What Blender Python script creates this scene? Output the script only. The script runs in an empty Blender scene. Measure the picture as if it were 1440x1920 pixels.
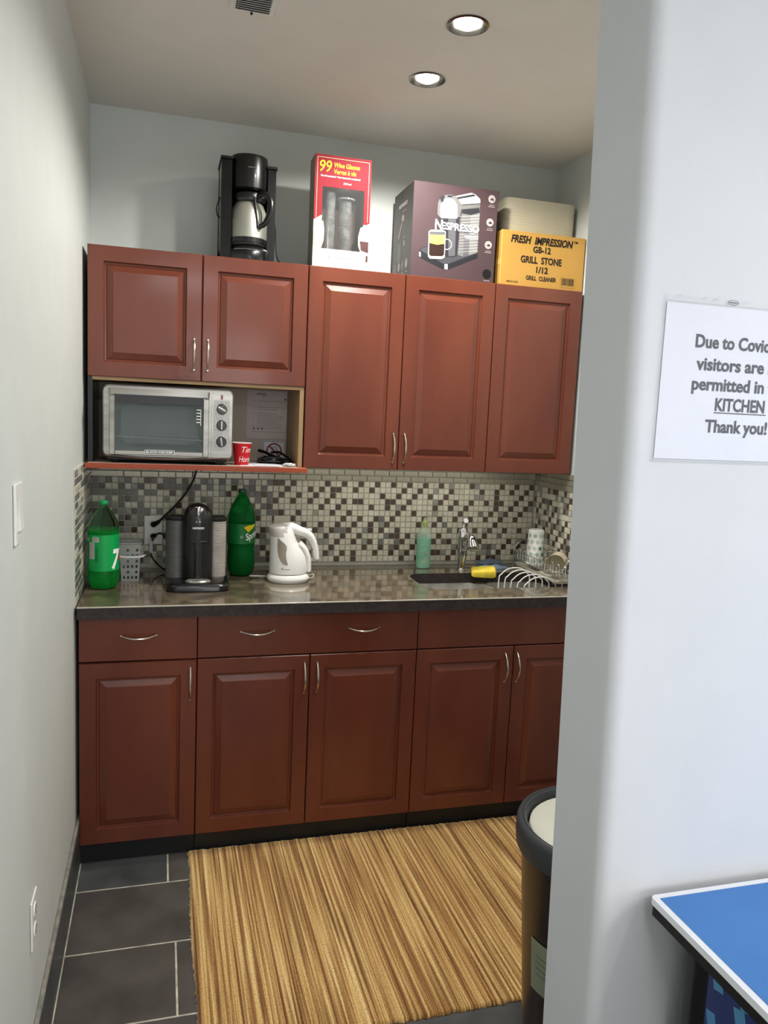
import bpy, bmesh, math, random
from mathutils import Vector, Matrix
random.seed(7)
PI = math.pi
S = bpy.context.scene
C = S.collection

# ------------------------------------------------------------------ camera
CAM = Vector((.2688, -3.2431, 1.5663))
yaw, pitch, roll, fpx = .2813, -.1238, .0451, 1454.75
F = Vector((math.sin(yaw)*math.cos(pitch), math.cos(yaw)*math.cos(pitch), math.sin(pitch)))
R = Vector((math.cos(yaw), -math.sin(yaw), 0))
U = R.cross(F)
R2 = R*math.cos(roll) + U*math.sin(roll)
U2 = U*math.cos(roll) - R*math.sin(roll)
cd = bpy.data.cameras.new('camera')
cam = bpy.data.objects.new('camera', cd)
C.objects.link(cam)
cam.matrix_world = Matrix(((R2.x, U2.x, -F.x, CAM.x), (R2.y, U2.y, -F.y, CAM.y), (R2.z, U2.z, -F.z, CAM.z), (0, 0, 0, 1)))
cd.sensor_fit = 'HORIZONTAL'
cd.sensor_width = 36
cd.lens = fpx/1440*36
cd.clip_start = .02
S.camera = cam

# ------------------------------------------------------------------ world, exposure, lamps
w = bpy.data.worlds.new('world')
S.world = w
w.use_nodes = True
w.node_tree.nodes['Background'].inputs[0].default_value = (.6, .65, .7, 1)
w.node_tree.nodes['Background'].inputs[1].default_value = .15
S.view_settings.view_transform = 'Standard'
S.view_settings.look = 'None'
S.view_settings.gamma = 1
S.view_settings.use_curve_mapping = False
S.view_settings.exposure = 0.47
ZC = 2.6675
W = 1.93

def lamp(kind, loc, power, col, size, target=None, spot=None, blend=.4):
    ld = bpy.data.lights.new('lamp', kind)
    ld.energy = power
    ld.color = col
    if kind == 'AREA':
        ld.shape = 'RECTANGLE'
        ld.size, ld.size_y = size
    else:
        ld.shadow_soft_size = size
    if kind == 'SPOT':
        ld.spot_size = spot
        ld.spot_blend = blend
    o = bpy.data.objects.new('lamp', ld)
    o.location = loc
    if target is not None:
        o.rotation_euler = (Vector(target)-Vector(loc)).to_track_quat('-Z', 'Y').to_euler()
    C.objects.link(o)
    return o

COOL = (.97, .98, 1.0)
WARM = (1.0, .965, .90)
# the games room: an added area lamp at the rear wall and ceiling lamps, all behind or beside the camera
lamp('AREA', (1.9, -6.45, 1.65), 53, (.98, .98, 1.0), (3.4, 1.5), (1.6, 0, 1.5))  # unseen soft fill for both rooms, no window modelled behind it
lamp('AREA', (2.7, -4.3, ZC-.02), 18, COOL, (1.2, .6), (2.7, -4.3, 0))  # unseen panel added to light the near wall evenly
lamp('AREA', (.45, -4.6, ZC-.02), 16, COOL, (.6, .6), (.45, -4.6, 0))  # unseen panel added to brighten the wall's end face
lamp('SPOT', (2.5, -3.6, ZC-.03), 31, COOL, .05, (2.5, -3.6, 0), 2.8, .4)
lamp('SPOT', (1.5, -4.4, ZC-.03), 18, COOL, .05, (1.5, -4.4, 0), 2.8, .4)
# two unseen downlights, assumed to continue the kitchen row, added as fill
lamp('SPOT', (1.075, -1.42, ZC-.012), 7, WARM, .03, (1.075, -1.42, 0), 2.6, .5)
lamp('SPOT', (1.065, -1.80, ZC-.012), 6, WARM, .03, (1.065, -1.80, 0), 2.4, .6)
# slim lamp strip under the tall wall cabinets
lamp('AREA', (1.28, -.20, 1.352), .62, (1.0, .95, .86), (.86, .03), (1.28, -.10, .9))
# lamps of the two kitchen downlights are made by their builder
KPOW = (36, 54)

# ------------------------------------------------------------------ helpers
def s2l(c):
    return tuple(((v/255)/12.92 if v/255 <= .04045 else ((v/255+.055)/1.055)**2.4) for v in c)

def mat(name, col, rough=.5, metal=0, col2=None, nscale=8, stretch=(1, 1, 1), bump=0, bscale=60, coat=0, coatr=.2,
        trans=0, ior=1.45, emit=None, estr=0, alpha=1, detail=4, rampw=(.35, .65), spec=.5, rvar=0):
    m = bpy.data.materials.new(name)
    m.use_nodes = True
    nt = m.node_tree
    b = nt.nodes['Principled BSDF']
    c1 = s2l(col)+(1,)
    c2 = (s2l(col2) if col2 else tuple(v*.93 for v in c1[:3]))+(1,) if col2 is None or col2 else c1
    tc = nt.nodes.new('ShaderNodeTexCoord')
    mp = nt.nodes.new('ShaderNodeMapping')
    mp.inputs['Scale'].default_value = stretch
    nz = nt.nodes.new('ShaderNodeTexNoise')
    nz.inputs['Scale'].default_value = nscale
    nz.inputs['Detail'].default_value = detail
    rp = nt.nodes.new('ShaderNodeValToRGB')
    rp.color_ramp.elements[0].position = rampw[0]
    rp.color_ramp.elements[1].position = rampw[1]
    rp.color_ramp.elements[0].color = c1
    rp.color_ramp.elements[1].color = c2
    L = nt.links.new
    L(tc.outputs['Object'], mp.inputs['Vector'])
    L(mp.outputs[0], nz.inputs['Vector'])
    L(nz.outputs[0], rp.inputs[0])
    L(rp.outputs[0], b.inputs['Base Color'])
    b.inputs['Roughness'].default_value = rough
    if rvar:
        mr = nt.nodes.new('ShaderNodeMapRange')
        mr.inputs['To Min'].default_value = rough
        mr.inputs['To Max'].default_value = rough+rvar
        L(nz.outputs[0], mr.inputs['Value'])
        L(mr.outputs[0], b.inputs['Roughness'])
    b.inputs['Metallic'].default_value = metal
    b.inputs['IOR'].default_value = ior
    b.inputs['Specular IOR Level'].default_value = spec
    b.inputs['Coat Weight'].default_value = coat
    b.inputs['Coat Roughness'].default_value = coatr
    b.inputs['Transmission Weight'].default_value = trans
    b.inputs['Alpha'].default_value = alpha
    if emit:
        b.inputs['Emission Color'].default_value = s2l(emit)+(1,)
        b.inputs['Emission Strength'].default_value = estr
    if bump:
        n2 = nt.nodes.new('ShaderNodeTexNoise')
        n2.inputs['Scale'].default_value = bscale
        n2.inputs['Detail'].default_value = 3
        bp = nt.nodes.new('ShaderNodeBump')
        bp.inputs['Strength'].default_value = bump
        bp.inputs['Distance'].default_value = .004
        L(mp.outputs[0], n2.inputs['Vector'])
        L(n2.outputs[0], bp.inputs['Height'])
        L(bp.outputs[0], b.inputs['Normal'])
    return m

def link(name, me, mats, parent=None, loc=(0, 0, 0)):
    if not isinstance(mats, (list, tuple)):
        mats = [mats]
    for m in mats:
        me.materials.append(m)
    o = bpy.data.objects.new(name, me)
    C.objects.link(o)
    o.location = loc
    if parent:
        o.parent = parent
    return o

def obj(name, bm, mats, parent=None, loc=(0, 0, 0), smooth=False, angle=35):
    bmesh.ops.recalc_face_normals(bm, faces=bm.faces[:])
    if smooth:
        a = math.radians(angle)
        for f in bm.faces:
            f.smooth = True
        for e in bm.edges:
            if len(e.link_faces) == 2 and e.calc_face_angle(0) > a:
                e.smooth = False
    me = bpy.data.meshes.new(name)
    bm.to_mesh(me)
    bm.free()
    return link(name, me, mats, parent, loc)

def thing(name, label, cat, loc=(0, 0, 0), rz=0, group=None):
    o = bpy.data.objects.new(name, None)
    o.empty_display_size = .05
    C.objects.link(o)
    o.location = loc
    o.rotation_euler = (0, 0, rz)
    return tag(o, label, cat, group)

def tag(o, label, cat, group=None):
    o['label'] = label
    o['category'] = cat
    if group:
        o['group'] = group
    return o

def struct(o):
    o['kind'] = 'structure'
    return o

def NB():
    return bmesh.new()

def box(bm, x0, x1, y0, y1, z0, z1, bev=0, seg=2, mi=0):
    t = bmesh.new()
    bmesh.ops.create_cube(t, size=1)
    for v in t.verts:
        v.co = Vector(((x0+x1)/2+v.co.x*(x1-x0), (y0+y1)/2+v.co.y*(y1-y0), (z0+z1)/2+v.co.z*(z1-z0)))
    if bev:
        bmesh.ops.bevel(t, geom=t.edges[:], offset=bev, segments=seg, profile=.5, affect='EDGES')
    for f in t.faces:
        f.material_index = mi
    return merge(bm, t)

def merge(bm, t, M=None):
    mp = {}
    for v in t.verts:
        mp[v] = bm.verts.new(M @ v.co if M else v.co)
    for f in t.faces:
        try:
            nf = bm.faces.new([mp[v] for v in f.verts])
            nf.material_index = f.material_index
        except ValueError:
            pass
    t.free()
    return bm

def lathe(bm, prof, n=32, c=(0, 0, 0), axis='z', sx=1, sy=1, cap0=True, cap1=True, mi=0, fn=None):
    """prof: list of (r, h)"""
    rings = []
    for i, (r, h) in enumerate(prof):
        ring = []
        for k in range(n):
            a = 2*PI*k/n
            rr = fn(r, h, a) if fn else r
            p = (rr*math.cos(a)*sx, rr*math.sin(a)*sy, h)
            if axis == 'y':
                p = (p[0], p[2], p[1])
            elif axis == 'x':
                p = (p[2], p[0], p[1])
            ring.append(bm.verts.new((p[0]+c[0], p[1]+c[1], p[2]+c[2])))
        rings.append(ring)
    for a, b in zip(rings, rings[1:]):
        for k in range(n):
            f = bm.faces.new((a[k], a[(k+1) % n], b[(k+1) % n], b[k]))
            f.material_index = mi
    if cap0 and prof[0][0] > 1e-5:
        bm.faces.new(rings[0]).material_index = mi
    if cap1 and prof[-1][0] > 1e-5:
        bm.faces.new(rings[-1]).material_index = mi
    return bm

def smoothpath(pts, n=6, closed=False):
    out = []
    P = [Vector(p) for p in pts]
    m = len(P)
    rng = range(m if closed else m-1)
    for i in rng:
        p1, p2 = P[i], P[(i+1) % m]
        p0 = P[i-1] if (i > 0 or closed) else p1
        p3 = P[(i+2) % m] if (i+2 < m or closed) else p2
        for k in range(n):
            t = k/n
            out.append(.5*((2*p1)+(p2-p0)*t+(2*p0-5*p1+4*p2-p3)*t*t+(3*p1-p0-3*p2+p3)*t**3))
    if not closed:
        out.append(P[-1])
    return out

def tube(bm, pts, r, n=8, smooth=0, closed=False, mi=0, flat=1.0, up=None):
    """tube along pts; r scalar or list given per control point; flat squashes one cross-section axis"""
    rl = r if isinstance(r, (list, tuple)) else None
    if smooth:
        m = len(pts)
        if rl:
            nr = []
            for i in range(m-1):
                for k in range(smooth):
                    nr.append(rl[i]+(rl[i+1]-rl[i])*k/smooth)
            nr.append(rl[-1])
            rl = nr
        pts = smoothpath(pts, smooth, closed)
    P = [Vector(p) for p in pts]
    m = len(P)
    rings = []
    prev = None
    for i in range(m):
        a = P[i-1] if (i > 0 or closed) else P[i]
        b = P[(i+1) % m] if (i < m-1 or closed) else P[i]
        t = (b-a).normalized() if (b-a).length > 1e-9 else Vector((0, 0, 1))
        if prev is None:
            g = Vector(up) if up else (Vector((0, 0, 1)) if abs(t.z) < .9 else Vector((0, 1, 0)))
            u = (g-t*g.dot(t)).normalized()
        else:
            u = (prev-t*prev.dot(t)).normalized()
        prev = u
        v = t.cross(u)
        rr = rl[i] if rl else r
        rings.append([bm.verts.new(P[i]+u*rr*math.cos(2*PI*k/n)+v*rr*flat*math.sin(2*PI*k/n)) for k in range(n)])
    for i in range(m if closed else m-1):
        A, B = rings[i], rings[(i+1) % m]
        for k in range(n):
            bm.faces.new((A[k], A[(k+1) % n], B[(k+1) % n], B[k])).material_index = mi
    if not closed:
        bm.faces.new(rings[0]).material_index = mi
        bm.faces.new(rings[-1]).material_index = mi
    return bm

def prism(bm, poly, a, b, axis='z', mi=0):
    """poly 2D list extruded a..b along axis. axis z: (x,y); y: (x,z); x: (y,z)"""
    def P(p, h):
        return {'z': (p[0], p[1], h), 'y': (p[0], h, p[1]), 'x': (h, p[0], p[1])}[axis]
    A = [bm.verts.new(P(p, a)) for p in poly]
    B = [bm.verts.new(P(p, b)) for p in poly]
    n = len(poly)
    bm.faces.new(A).material_index = mi
    bm.faces.new(B).material_index = mi
    for i in range(n):
        bm.faces.new((A[i], A[(i+1) % n], B[(i+1) % n], B[i])).material_index = mi
    return bm

def rrect(x0, x1, y0, y1, r, n=5):
    out = []
    for cx, cy, a0 in ((x1-r, y1-r, 0), (x0+r, y1-r, 90), (x0+r, y0+r, 180), (x1-r, y0+r, 270)):
        for k in range(n+1):
            a = math.radians(a0+90*k/n)
            out.append((cx+r*math.cos(a), cy+r*math.sin(a)))
    return out

def loft(bm, rings, cap=True, mi=0):
    R_ = [[bm.verts.new(p) for p in r] for r in rings]
    n = len(R_[0])
    for A, B in zip(R_, R_[1:]):
        for k in range(n):
            bm.faces.new((A[k], A[(k+1) % n], B[(k+1) % n], B[k])).material_index = mi
    if cap:
        bm.faces.new(R_[0]).material_index = mi
        bm.faces.new(R_[-1]).material_index = mi
    return bm

# flat print (lettering, pictures) laid on a real surface
def textgeo(s, bold=0, shear=0, space=1.0):
    cu = bpy.data.curves.new('t', 'FONT')
    cu.body = s
    cu.size = 1
    cu.offset = bold
    cu.shear = shear
    cu.space_character = space
    cu.resolution_u = 3
    o = bpy.data.objects.new('t', cu)
    me = o.to_mesh()
    vs = [(v.co.x, v.co.y) for v in me.vertices]
    fs = [tuple(p.vertices) for p in me.polygons]
    o.to_mesh_clear()
    bpy.data.objects.remove(o)
    bpy.data.curves.remove(cu)
    return vs, fs

class Print:
    def __init__(self, fn, cut=0):
        self.fn = fn            # (u, v, lift) -> xyz
        self.cut = cut          # on curved surfaces: slice the print every so many metres of u
        self.bm = bmesh.new()
        self.mats = []
    def mi(self, m):
        if m not in self.mats:
            self.mats.append(m)
        return self.mats.index(m)
    def poly(self, pts, m, layer=1):
        vs = [self.bm.verts.new((u, v, layer*.0003)) for u, v in pts]
        self.bm.faces.new(vs).material_index = self.mi(m)
    def rect(self, u0, u1, v0, v1, m, layer=1, n=1):
        for i in range(n):
            a = u0+(u1-u0)*i/n
            b = u0+(u1-u0)*(i+1)/n
            self.poly([(a, v0), (b, v0), (b, v1), (a, v1)], m, layer)
    def disc(self, u, v, r, m, layer=1, n=20, ry=None):
        self.poly([(u+r*math.cos(2*PI*k/n), v+(ry or r)*math.sin(2*PI*k/n)) for k in range(n)], m, layer)
    def ring(self, u, v, r0, r1, m, layer=1, n=28, a0=0, a1=2*PI, ys=1):
        for k in range(n):
            A = a0+(a1-a0)*k/n
            B = a0+(a1-a0)*(k+1)/n
            self.poly([(u+r0*math.cos(A), v+ys*r0*math.sin(A)), (u+r1*math.cos(A), v+ys*r1*math.sin(A)),
                       (u+r1*math.cos(B), v+ys*r1*math.sin(B)), (u+r0*math.cos(B), v+ys*r0*math.sin(B))], m, layer)
    def line(self, p, q, wd, m, layer=1):
        p, q = Vector(p), Vector(q)
        d = (q-p).normalized()
        n = Vector((-d.y, d.x))*wd/2
        self.poly([tuple(p-n), tuple(q-n), tuple(q+n), tuple(p+n)], m, layer)
    def text(self, s, u, v, h, m, width=None, bold=.0, shear=0, align='l', layer=2, space=1.0, rot=0):
        """h = cap height, v = baseline"""
        vs, fs = textgeo(s, bold, shear, space)
        if not vs:
            return
        x0 = min(p[0] for p in vs)
        x1 = max(p[0] for p in vs)
        sc = h/.70
        sx = sc if width is None else width/(x1-x0)
        wd = (x1-x0)*sx
        off = {'l': 0, 'c': -wd/2, 'r': -wd}[align]
        cr, sr = math.cos(rot), math.sin(rot)
        V = []
        for (x, y) in vs:
            a, b = (x-x0)*sx+off, y*sc
            V.append(self.bm.verts.new((u+a*cr-b*sr, v+a*sr+b*cr, layer*.0003)))
        k = self.mi(m)
        for f in fs:
            try:
                self.bm.faces.new([V[i] for i in f]).material_index = k
            except ValueError:
                pass
    def done(self, name, parent):
        if self.cut:
            u0 = min(v.co.x for v in self.bm.verts); u1 = max(v.co.x for v in self.bm.verts)
            for k in range(int(u0/self.cut)-1, int(u1/self.cut)+2):
                bmesh.ops.bisect_plane(self.bm, geom=self.bm.verts[:]+self.bm.edges[:]+self.bm.faces[:], plane_co=(k*self.cut, 0, 0), plane_no=(1, 0, 0), dist=1e-7)
        for v in self.bm.verts:
            v.co = Vector(self.fn(v.co.x, v.co.y, v.co.z))
        me = bpy.data.meshes.new(name)
        self.bm.to_mesh(me)
        self.bm.free()
        return link(name, me, self.mats, parent)

def face_front(y):          # faces -y
    return lambda u, v, l: (u, y-l, v)
def face_left(x):           # faces -x, u runs along -y
    return lambda u, v, l: (x-l, -u, v)
def face_cyl(r, cx=0, cy=0, rf=None):   # u = arc length, 0 faces -y
    def f(u, v, l):
        rr = (rf(v) if rf else r)+l
        a = -PI/2+u/r
        return (cx+rr*math.cos(a), cy+rr*math.sin(a), v)
    return f

# ------------------------------------------------------------------ materials
M = {}
M['paint'] = mat('wall_paint', (206, 211, 208), .55, col2=(203, 208, 205), bump=.05, bscale=300)
M['paint_cool'] = mat('wall_paint_games_room', (208, 209, 211), .55, col2=(205, 206, 208), bump=.05, bscale=300)
M['ceil'] = mat('ceiling_paint', (226, 222, 215), .8, col2=(223, 219, 212))
M['wood'] = mat('cherry_wood', (116, 60, 42), .30, col2=(96, 46, 34), nscale=5, stretch=(1, 1, .28), coat=.25, coatr=.12, spec=.4, bump=.04, bscale=90, rampw=(.3, .7), detail=6)
M['wood_dark'] = mat('cherry_wood_edge', (58, 26, 20), .4, col2=(50, 22, 17))
M['shelfwood'] = mat('shelf_edge_wood', (178, 84, 48), .4, col2=(150, 64, 36), nscale=10, stretch=(.2, 1, 1))
M['niche'] = mat('niche_board', (186, 174, 162), .6, col2=(180, 168, 156))
M['maple'] = mat('maple_side_panel', (164, 136, 100), .55, col2=(146, 118, 84), nscale=6, stretch=(1, 1, .2))
M['black'] = mat('black_plastic', (16, 16, 18), .28, col2=(13, 13, 15), coat=.3, coatr=.08)
M['blackmatt'] = mat('black_matt', (18, 18, 19), .6, col2=(14, 14, 15))
M['toe'] = mat('toe_kick_tile', (26, 27, 28), .5, col2=(20, 21, 22))
M['chrome'] = mat('chrome', (225, 225, 225), .12, 1, col2=(215, 215, 215))
M['nickel'] = mat('satin_nickel', (214, 208, 200), .22, 1, col2=(205, 200, 192))
M['steel'] = mat('brushed_steel', (168, 165, 158), .3, 1, col2=(140, 138, 132), nscale=30, stretch=(.05, 1, 1))
M['sinksteel'] = mat('sink_steel', (226, 224, 218), .42, .85, col2=(190, 188, 182), nscale=20)
M['white'] = mat('white_plastic', (236, 236, 232), .3, col2=(232, 232, 228), coat=.2)
M['offwhite'] = mat('cream_plastic', (212, 208, 190), .5, col2=(206, 202, 184))
M['paper'] = mat('paper', (220, 221, 229), .6, col2=(217, 218, 226))
M['greypaper'] = mat('manual_paper', (204, 196, 196), .7, col2=(198, 190, 190))
M['ink'] = mat('dark_ink', (54, 56, 64), .6, col2=(52, 54, 62))
M['inkblack'] = mat('black_ink', (22, 18, 16), .6, col2=(20, 16, 14))
M['whiteink'] = mat('white_ink', (245, 245, 245), .5, col2=(240, 240, 240))
M['grout'] = mat('grout', (212, 208, 192), .85, col2=(160, 156, 142), nscale=20)
M['mgrout'] = mat('mosaic_grout', (186, 184, 168), .85, col2=(172, 170, 154), nscale=30)
M['bezel'] = mat('grey_bezel', (120, 122, 122), .4, col2=(110, 112, 112))
M['glass'] = mat('clear_glass', (250, 252, 250), .03, trans=1, ior=1.45, col2=(248, 250, 248))
M['red'] = mat('red_card', (200, 22, 34), .4, col2=(188, 18, 30))

def granite():
    m = mat('granite', (118, 104, 84), .1, col2=(82, 72, 60), nscale=14, detail=8, rampw=(.4, .62), coat=.5, coatr=.03, spec=.8)
    nt = m.node_tree
    b = nt.nodes['Principled BSDF']
    rp = b.inputs['Base Color'].links[0].from_node
    v = nt.nodes.new('ShaderNodeTexVoronoi')
    v.inputs['Scale'].default_value = 260
    tc = [n for n in nt.nodes if n.type == 'TEX_COORD'][0]
    nt.links.new(tc.outputs['Object'], v.inputs['Vector'])
    r2 = nt.nodes.new('ShaderNodeValToRGB')
    r2.color_ramp.elements[0].position = .1
    r2.color_ramp.elements[0].color = (.25, .25, .25, 1)
    r2.color_ramp.elements[1].position = .3
    r2.color_ramp.elements[1].color = (1, 1, 1, 1)
    nt.links.new(v.outputs['Distance'], r2.inputs[0])
    mx = nt.nodes.new('ShaderNodeMix')
    mx.data_type = 'RGBA'
    mx.blend_type = 'MULTIPLY'
    mx.inputs[0].default_value = .7
    nt.links.new(rp.outputs[0], mx.inputs[6])
    nt.links.new(r2.outputs[0], mx.inputs[7])
    nt.links.new(mx.outputs[2], b.inputs['Base Color'])
    return m
M['granite'] = granite()
M['granite_edge'] = mat('granite_rough_edge', (56, 48, 46), .6, col2=(38, 32, 32), nscale=60, bump=.4, bscale=160)
M['slate'] = mat('slate_tile', (90, 93, 93), .36, col2=(58, 59, 60), nscale=5, detail=9, bump=.12, bscale=25, rampw=(.35, .7))
M['slate2'] = mat('slate_tile_brown', (90, 86, 82), .38, col2=(66, 63, 60), nscale=6, detail=9, bump=.12, bscale=25, rampw=(.35, .7))
M['tile_light'] = mat('mosaic_stone_light', (220, 217, 199), .2, col2=(198, 195, 177), nscale=25, spec=.6)
M['tile_light2'] = mat('mosaic_stone_beige', (212, 207, 188), .2, col2=(198, 193, 174), nscale=25, spec=.6)
M['tile_mid'] = mat('mosaic_glass_grey', (156, 157, 146), .10, col2=(138, 139, 130), nscale=25, spec=.8)
M['tile_grey'] = mat('mosaic_stone_grey', (124, 123, 118), .15, col2=(110, 109, 106), nscale=25, spec=.6)
M['tile_dark'] = mat('mosaic_glass_brown', (92, 74, 62), .12, col2=(74, 60, 52), nscale=25, spec=.8)
M['tile_brick'] = mat('metallic_border', (182, 177, 160), .3, .55, col2=(160, 155, 140), nscale=12)

# ------------------------------------------------------------------ the room shell
def plate_with_holes(bm, x0, x1, y0, y1, z, holes, up=False, mi=0):
    """horizontal plate in a grid; holes = list of (hx0,hx1,hy0,hy1,loop) filled between the cell border and the loop"""
    xs = sorted({x0, x1, *[h[0] for h in holes], *[h[1] for h in holes]})
    ys = sorted({y0, y1, *[h[2] for h in holes], *[h[3] for h in holes]})
    cache = {}
    def V(x, y):
        k = (round(x, 6), round(y, 6))
        if k not in cache:
            cache[k] = bm.verts.new((x, y, z))
        return cache[k]
    loops = []
    for a, b in zip(xs, xs[1:]):
        for c, d in zip(ys, ys[1:]):
            hit = [h for h in holes if abs(h[0]-a) < 1e-6 and abs(h[1]-b) < 1e-6 and abs(h[2]-c) < 1e-6 and abs(h[3]-d) < 1e-6]
            if not hit:
                bm.faces.new((V(a, c), V(b, c), V(b, d), V(a, d))).material_index = mi
            else:
                loop = hit[0][4]
                n = len(loop)
                L = [bm.verts.new((p[0], p[1], z)) for p in loop]
                cx, cy = (a+b)/2, (c+d)/2
                O = []
                for p in loop:
                    dx, dy = (p[0]-cx)/((b-a)/2), (p[1]-cy)/((d-c)/2)
                    s = max(abs(dx), abs(dy))
                    O.append(bm.verts.new((cx+dx/s*(b-a)/2, cy+dy/s*(d-c)/2, z)))
                corners = {}
                for i in range(n):
                    j = (i+1) % n
                    fv = [L[i], O[i]]
                    pi_, pj = O[i].co, O[j].co
                    # insert the cell corner when the outer edge turns
                    if abs(pi_.x-pj.x) > 1e-6 and abs(pi_.y-pj.y) > 1e-6:
                        kx = a if min(abs(pi_.x-a), abs(pj.x-a)) < 1e-6 else b
                        ky = c if min(abs(pi_.y-c), abs(pj.y-c)) < 1e-6 else d
                        fv.append(V(kx, ky))
                    fv += [O[j], L[j]]
                    bm.faces.new(fv).material_index = mi
                loops.append(L)
    return loops

bm = NB(); box(bm, -.12, 4.3, -6.6, .12, -.12, -.0012)
floor = struct(obj('floor', bm, M['grout']))
bm = NB(); box(bm, -.12, 0, -6.6, .12, -.004, ZC)
wall_left = struct(obj('wall_left', bm, M['paint']))
bm = NB(); box(bm, 0, W+.1, 0, .12, -.004, ZC)
wall_back = struct(obj('wall_back', bm, M['paint']))
bm = NB(); box(bm, W, W+.1, -2.173, 0, -.004, ZC)
wall_right = struct(obj('wall_right', bm, M['paint']))
JX, JY0, JY1, JR = .90, -2.29, -2.173, .022
poly = [(4.2, JY0), (4.2, JY1), (JX, JY1)]
for k in range(7):
    a = PI+PI/2*k/6
    poly.append((JX+JR+JR*math.cos(a), JY0+JR+JR*math.sin(a)))
bm = NB(); prism(bm, poly, -.004, ZC)
for v in bm.verts:      # the wall end is slightly out of plumb, as photographed
    if v.co.x < 3:
        v.co.x += .011-.0204*v.co.z+(.015 if v.co.y < -2.2 else 0)
wall_front = struct(obj('wall_front', bm, M['paint_cool'], smooth=True))
bm = NB(); box(bm, 4.2, 4.3, -6.5, JY1, -.004, ZC)
struct(obj('wall_far_right', bm, M['paint_cool']))
bm = NB(); box(bm, 0, 4.3, -6.6, -6.5, -.004, ZC)
struct(obj('wall_rear', bm, M['paint_cool']))

LIGHTS = [(1.086, -1.042), (1.095, -.663)]
LR = .054
bm = NB()
hs = []
for lx, ly in LIGHTS:
    hs.append((lx-.12, lx+.12, ly-.12, ly+.12, [(lx+LR*math.cos(2*PI*k/32), ly+LR*math.sin(2*PI*k/32)) for k in range(32)]))
# make the two cells share the same columns
hs[0] = (.97, 1.21, -1.16, -.92, hs[0][4])
hs[1] = (.97, 1.21, -.78, -.54, hs[1][4])
plate_with_holes(bm, -.12, 4.3, -6.6, .12, ZC, hs)
t = bmesh.new(); box(t, -.12, 4.3, -6.6, .12, ZC+.12, ZC+.14); merge(bm, t)
ceiling = struct(obj('ceiling', bm, M['ceil']))

# floor tiles: running bond, children of the floor
def tile_mesh(w_, d_, h, name='tile'):
    bm = NB(); box(bm, -w_/2, w_/2, -d_/2, d_/2, -h/2, h/2, .0012, 1)
    me = bpy.data.meshes.new(name); bm.to_mesh(me); bm.free()
    return me
full = {}
GW = .0055
def floor_tile(x0, x1, y0, y1, k):
    x0, x1 = max(x0, .013), min(x1, 4.19)
    if x1-x0 < .01:
        return
    key = (round(x1-x0, 3), round(y1-y0, 3), k)
    if key not in full:
        me = tile_mesh(x1-x0-GW, y1-y0-GW, .008)
        me.materials.append(M['slate'] if k == 0 else M['slate2'])
        full[key] = me
    o = bpy.data.objects.new('tile', full[key])
    C.objects.link(o)
    o.location = ((x0+x1)/2, (y0+y1)/2, -.004)
    o.parent = floor
rows = [(-.0, -.45), (-.45, -.755), (-.755, -1.058), (-1.058, -1.352), (-1.352, -1.657), (-1.657, -1.962), (-1.962, -2.267),
        (-2.267, -2.572), (-2.572, -2.877), (-2.877, -3.182), (-3.182, -3.487)]
for i, (ya, yb) in enumerate(rows):
    x = (.30 if i % 2 else .013)-.61
    if i == 3: x = .32-.61
    while x < (W if ya > -2.1 else 2.6):
        xe = min(x+.61, W) if ya > -2.1 else x+.61
        floor_tile(x, xe, yb, ya, 1 if (i == 3 or random.random() < .3) else 0)
        x += .61

# baseboard of cut slate tile along the left wall
bb = bpy.data.objects.new('baseboard_left', None); C.objects.link(bb); struct(bb)
y = -.56
M['cutedge'] = mat('cut_tile_edge', (150, 146, 136), .8, col2=(120, 117, 110), nscale=40)
for k, ln in enumerate((.47, .61, .61, .61, .61)):
    bm = NB(); box(bm, .0005, .0125, y-ln+.003, y, 0, .155, .001, 1)
    obj('tile', bm, M['slate'], bb)
    bm = NB(); box(bm, .0003, .0115, y-ln, y, .155, .1655, .003, 2)
    obj('grout_edge', bm, M['cutedge'], bb)
    y -= ln

# ------------------------------------------------------------------ mosaic backsplash
PX, PZ = .02455, .0251
def small_tile(w_, h_, d_, name, m):
    bm = NB(); box(bm, -w_/2, w_/2, -d_/2, d_/2, -h_/2, h_/2, .0012, 1)
    me = bpy.data.meshes.new(name); bm.to_mesh(me); bm.free(); me.materials.append(m)
    return me
kinds = ['tile_light', 'tile_light2', 'tile_mid', 'tile_grey', 'tile_dark']
tm = {k: small_tile(PX-.0028, PZ-.0028, .004, 'tile', M[k]) for k in kinds}
rown = 0
def rowpattern(n):      # brown squares step down the wall in loose diagonals, one every third column
    global rown
    rown += 1
    out = []
    for i in range(n):
        if (i+rown) % 3 == 0 and random.random() < .66 or random.random() < .02:
            out.append('tile_dark')
        else:
            out.append(random.choices(['tile_light', 'tile_light2', 'tile_mid', 'tile_grey'], (38, 26, 24, 12))[0])
    return out
bm = NB(); box(bm, 0, W, -.004, 0, .912, 1.354)
struct(obj('trim_1', bm, M['mgrout']))
ncol = int(W/PX)
rest = NB()
cnt = 0
ZT = 1.279
def place_tile(me, p, rot, parent, name='tile'):
    o = bpy.data.objects.new(name, me); C.objects.link(o); o.location = p
    o.rotation_euler = (random.uniform(-.01, .01), random.uniform(-.01, .01), rot+random.uniform(-.01, .01)); o.parent = parent
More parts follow.
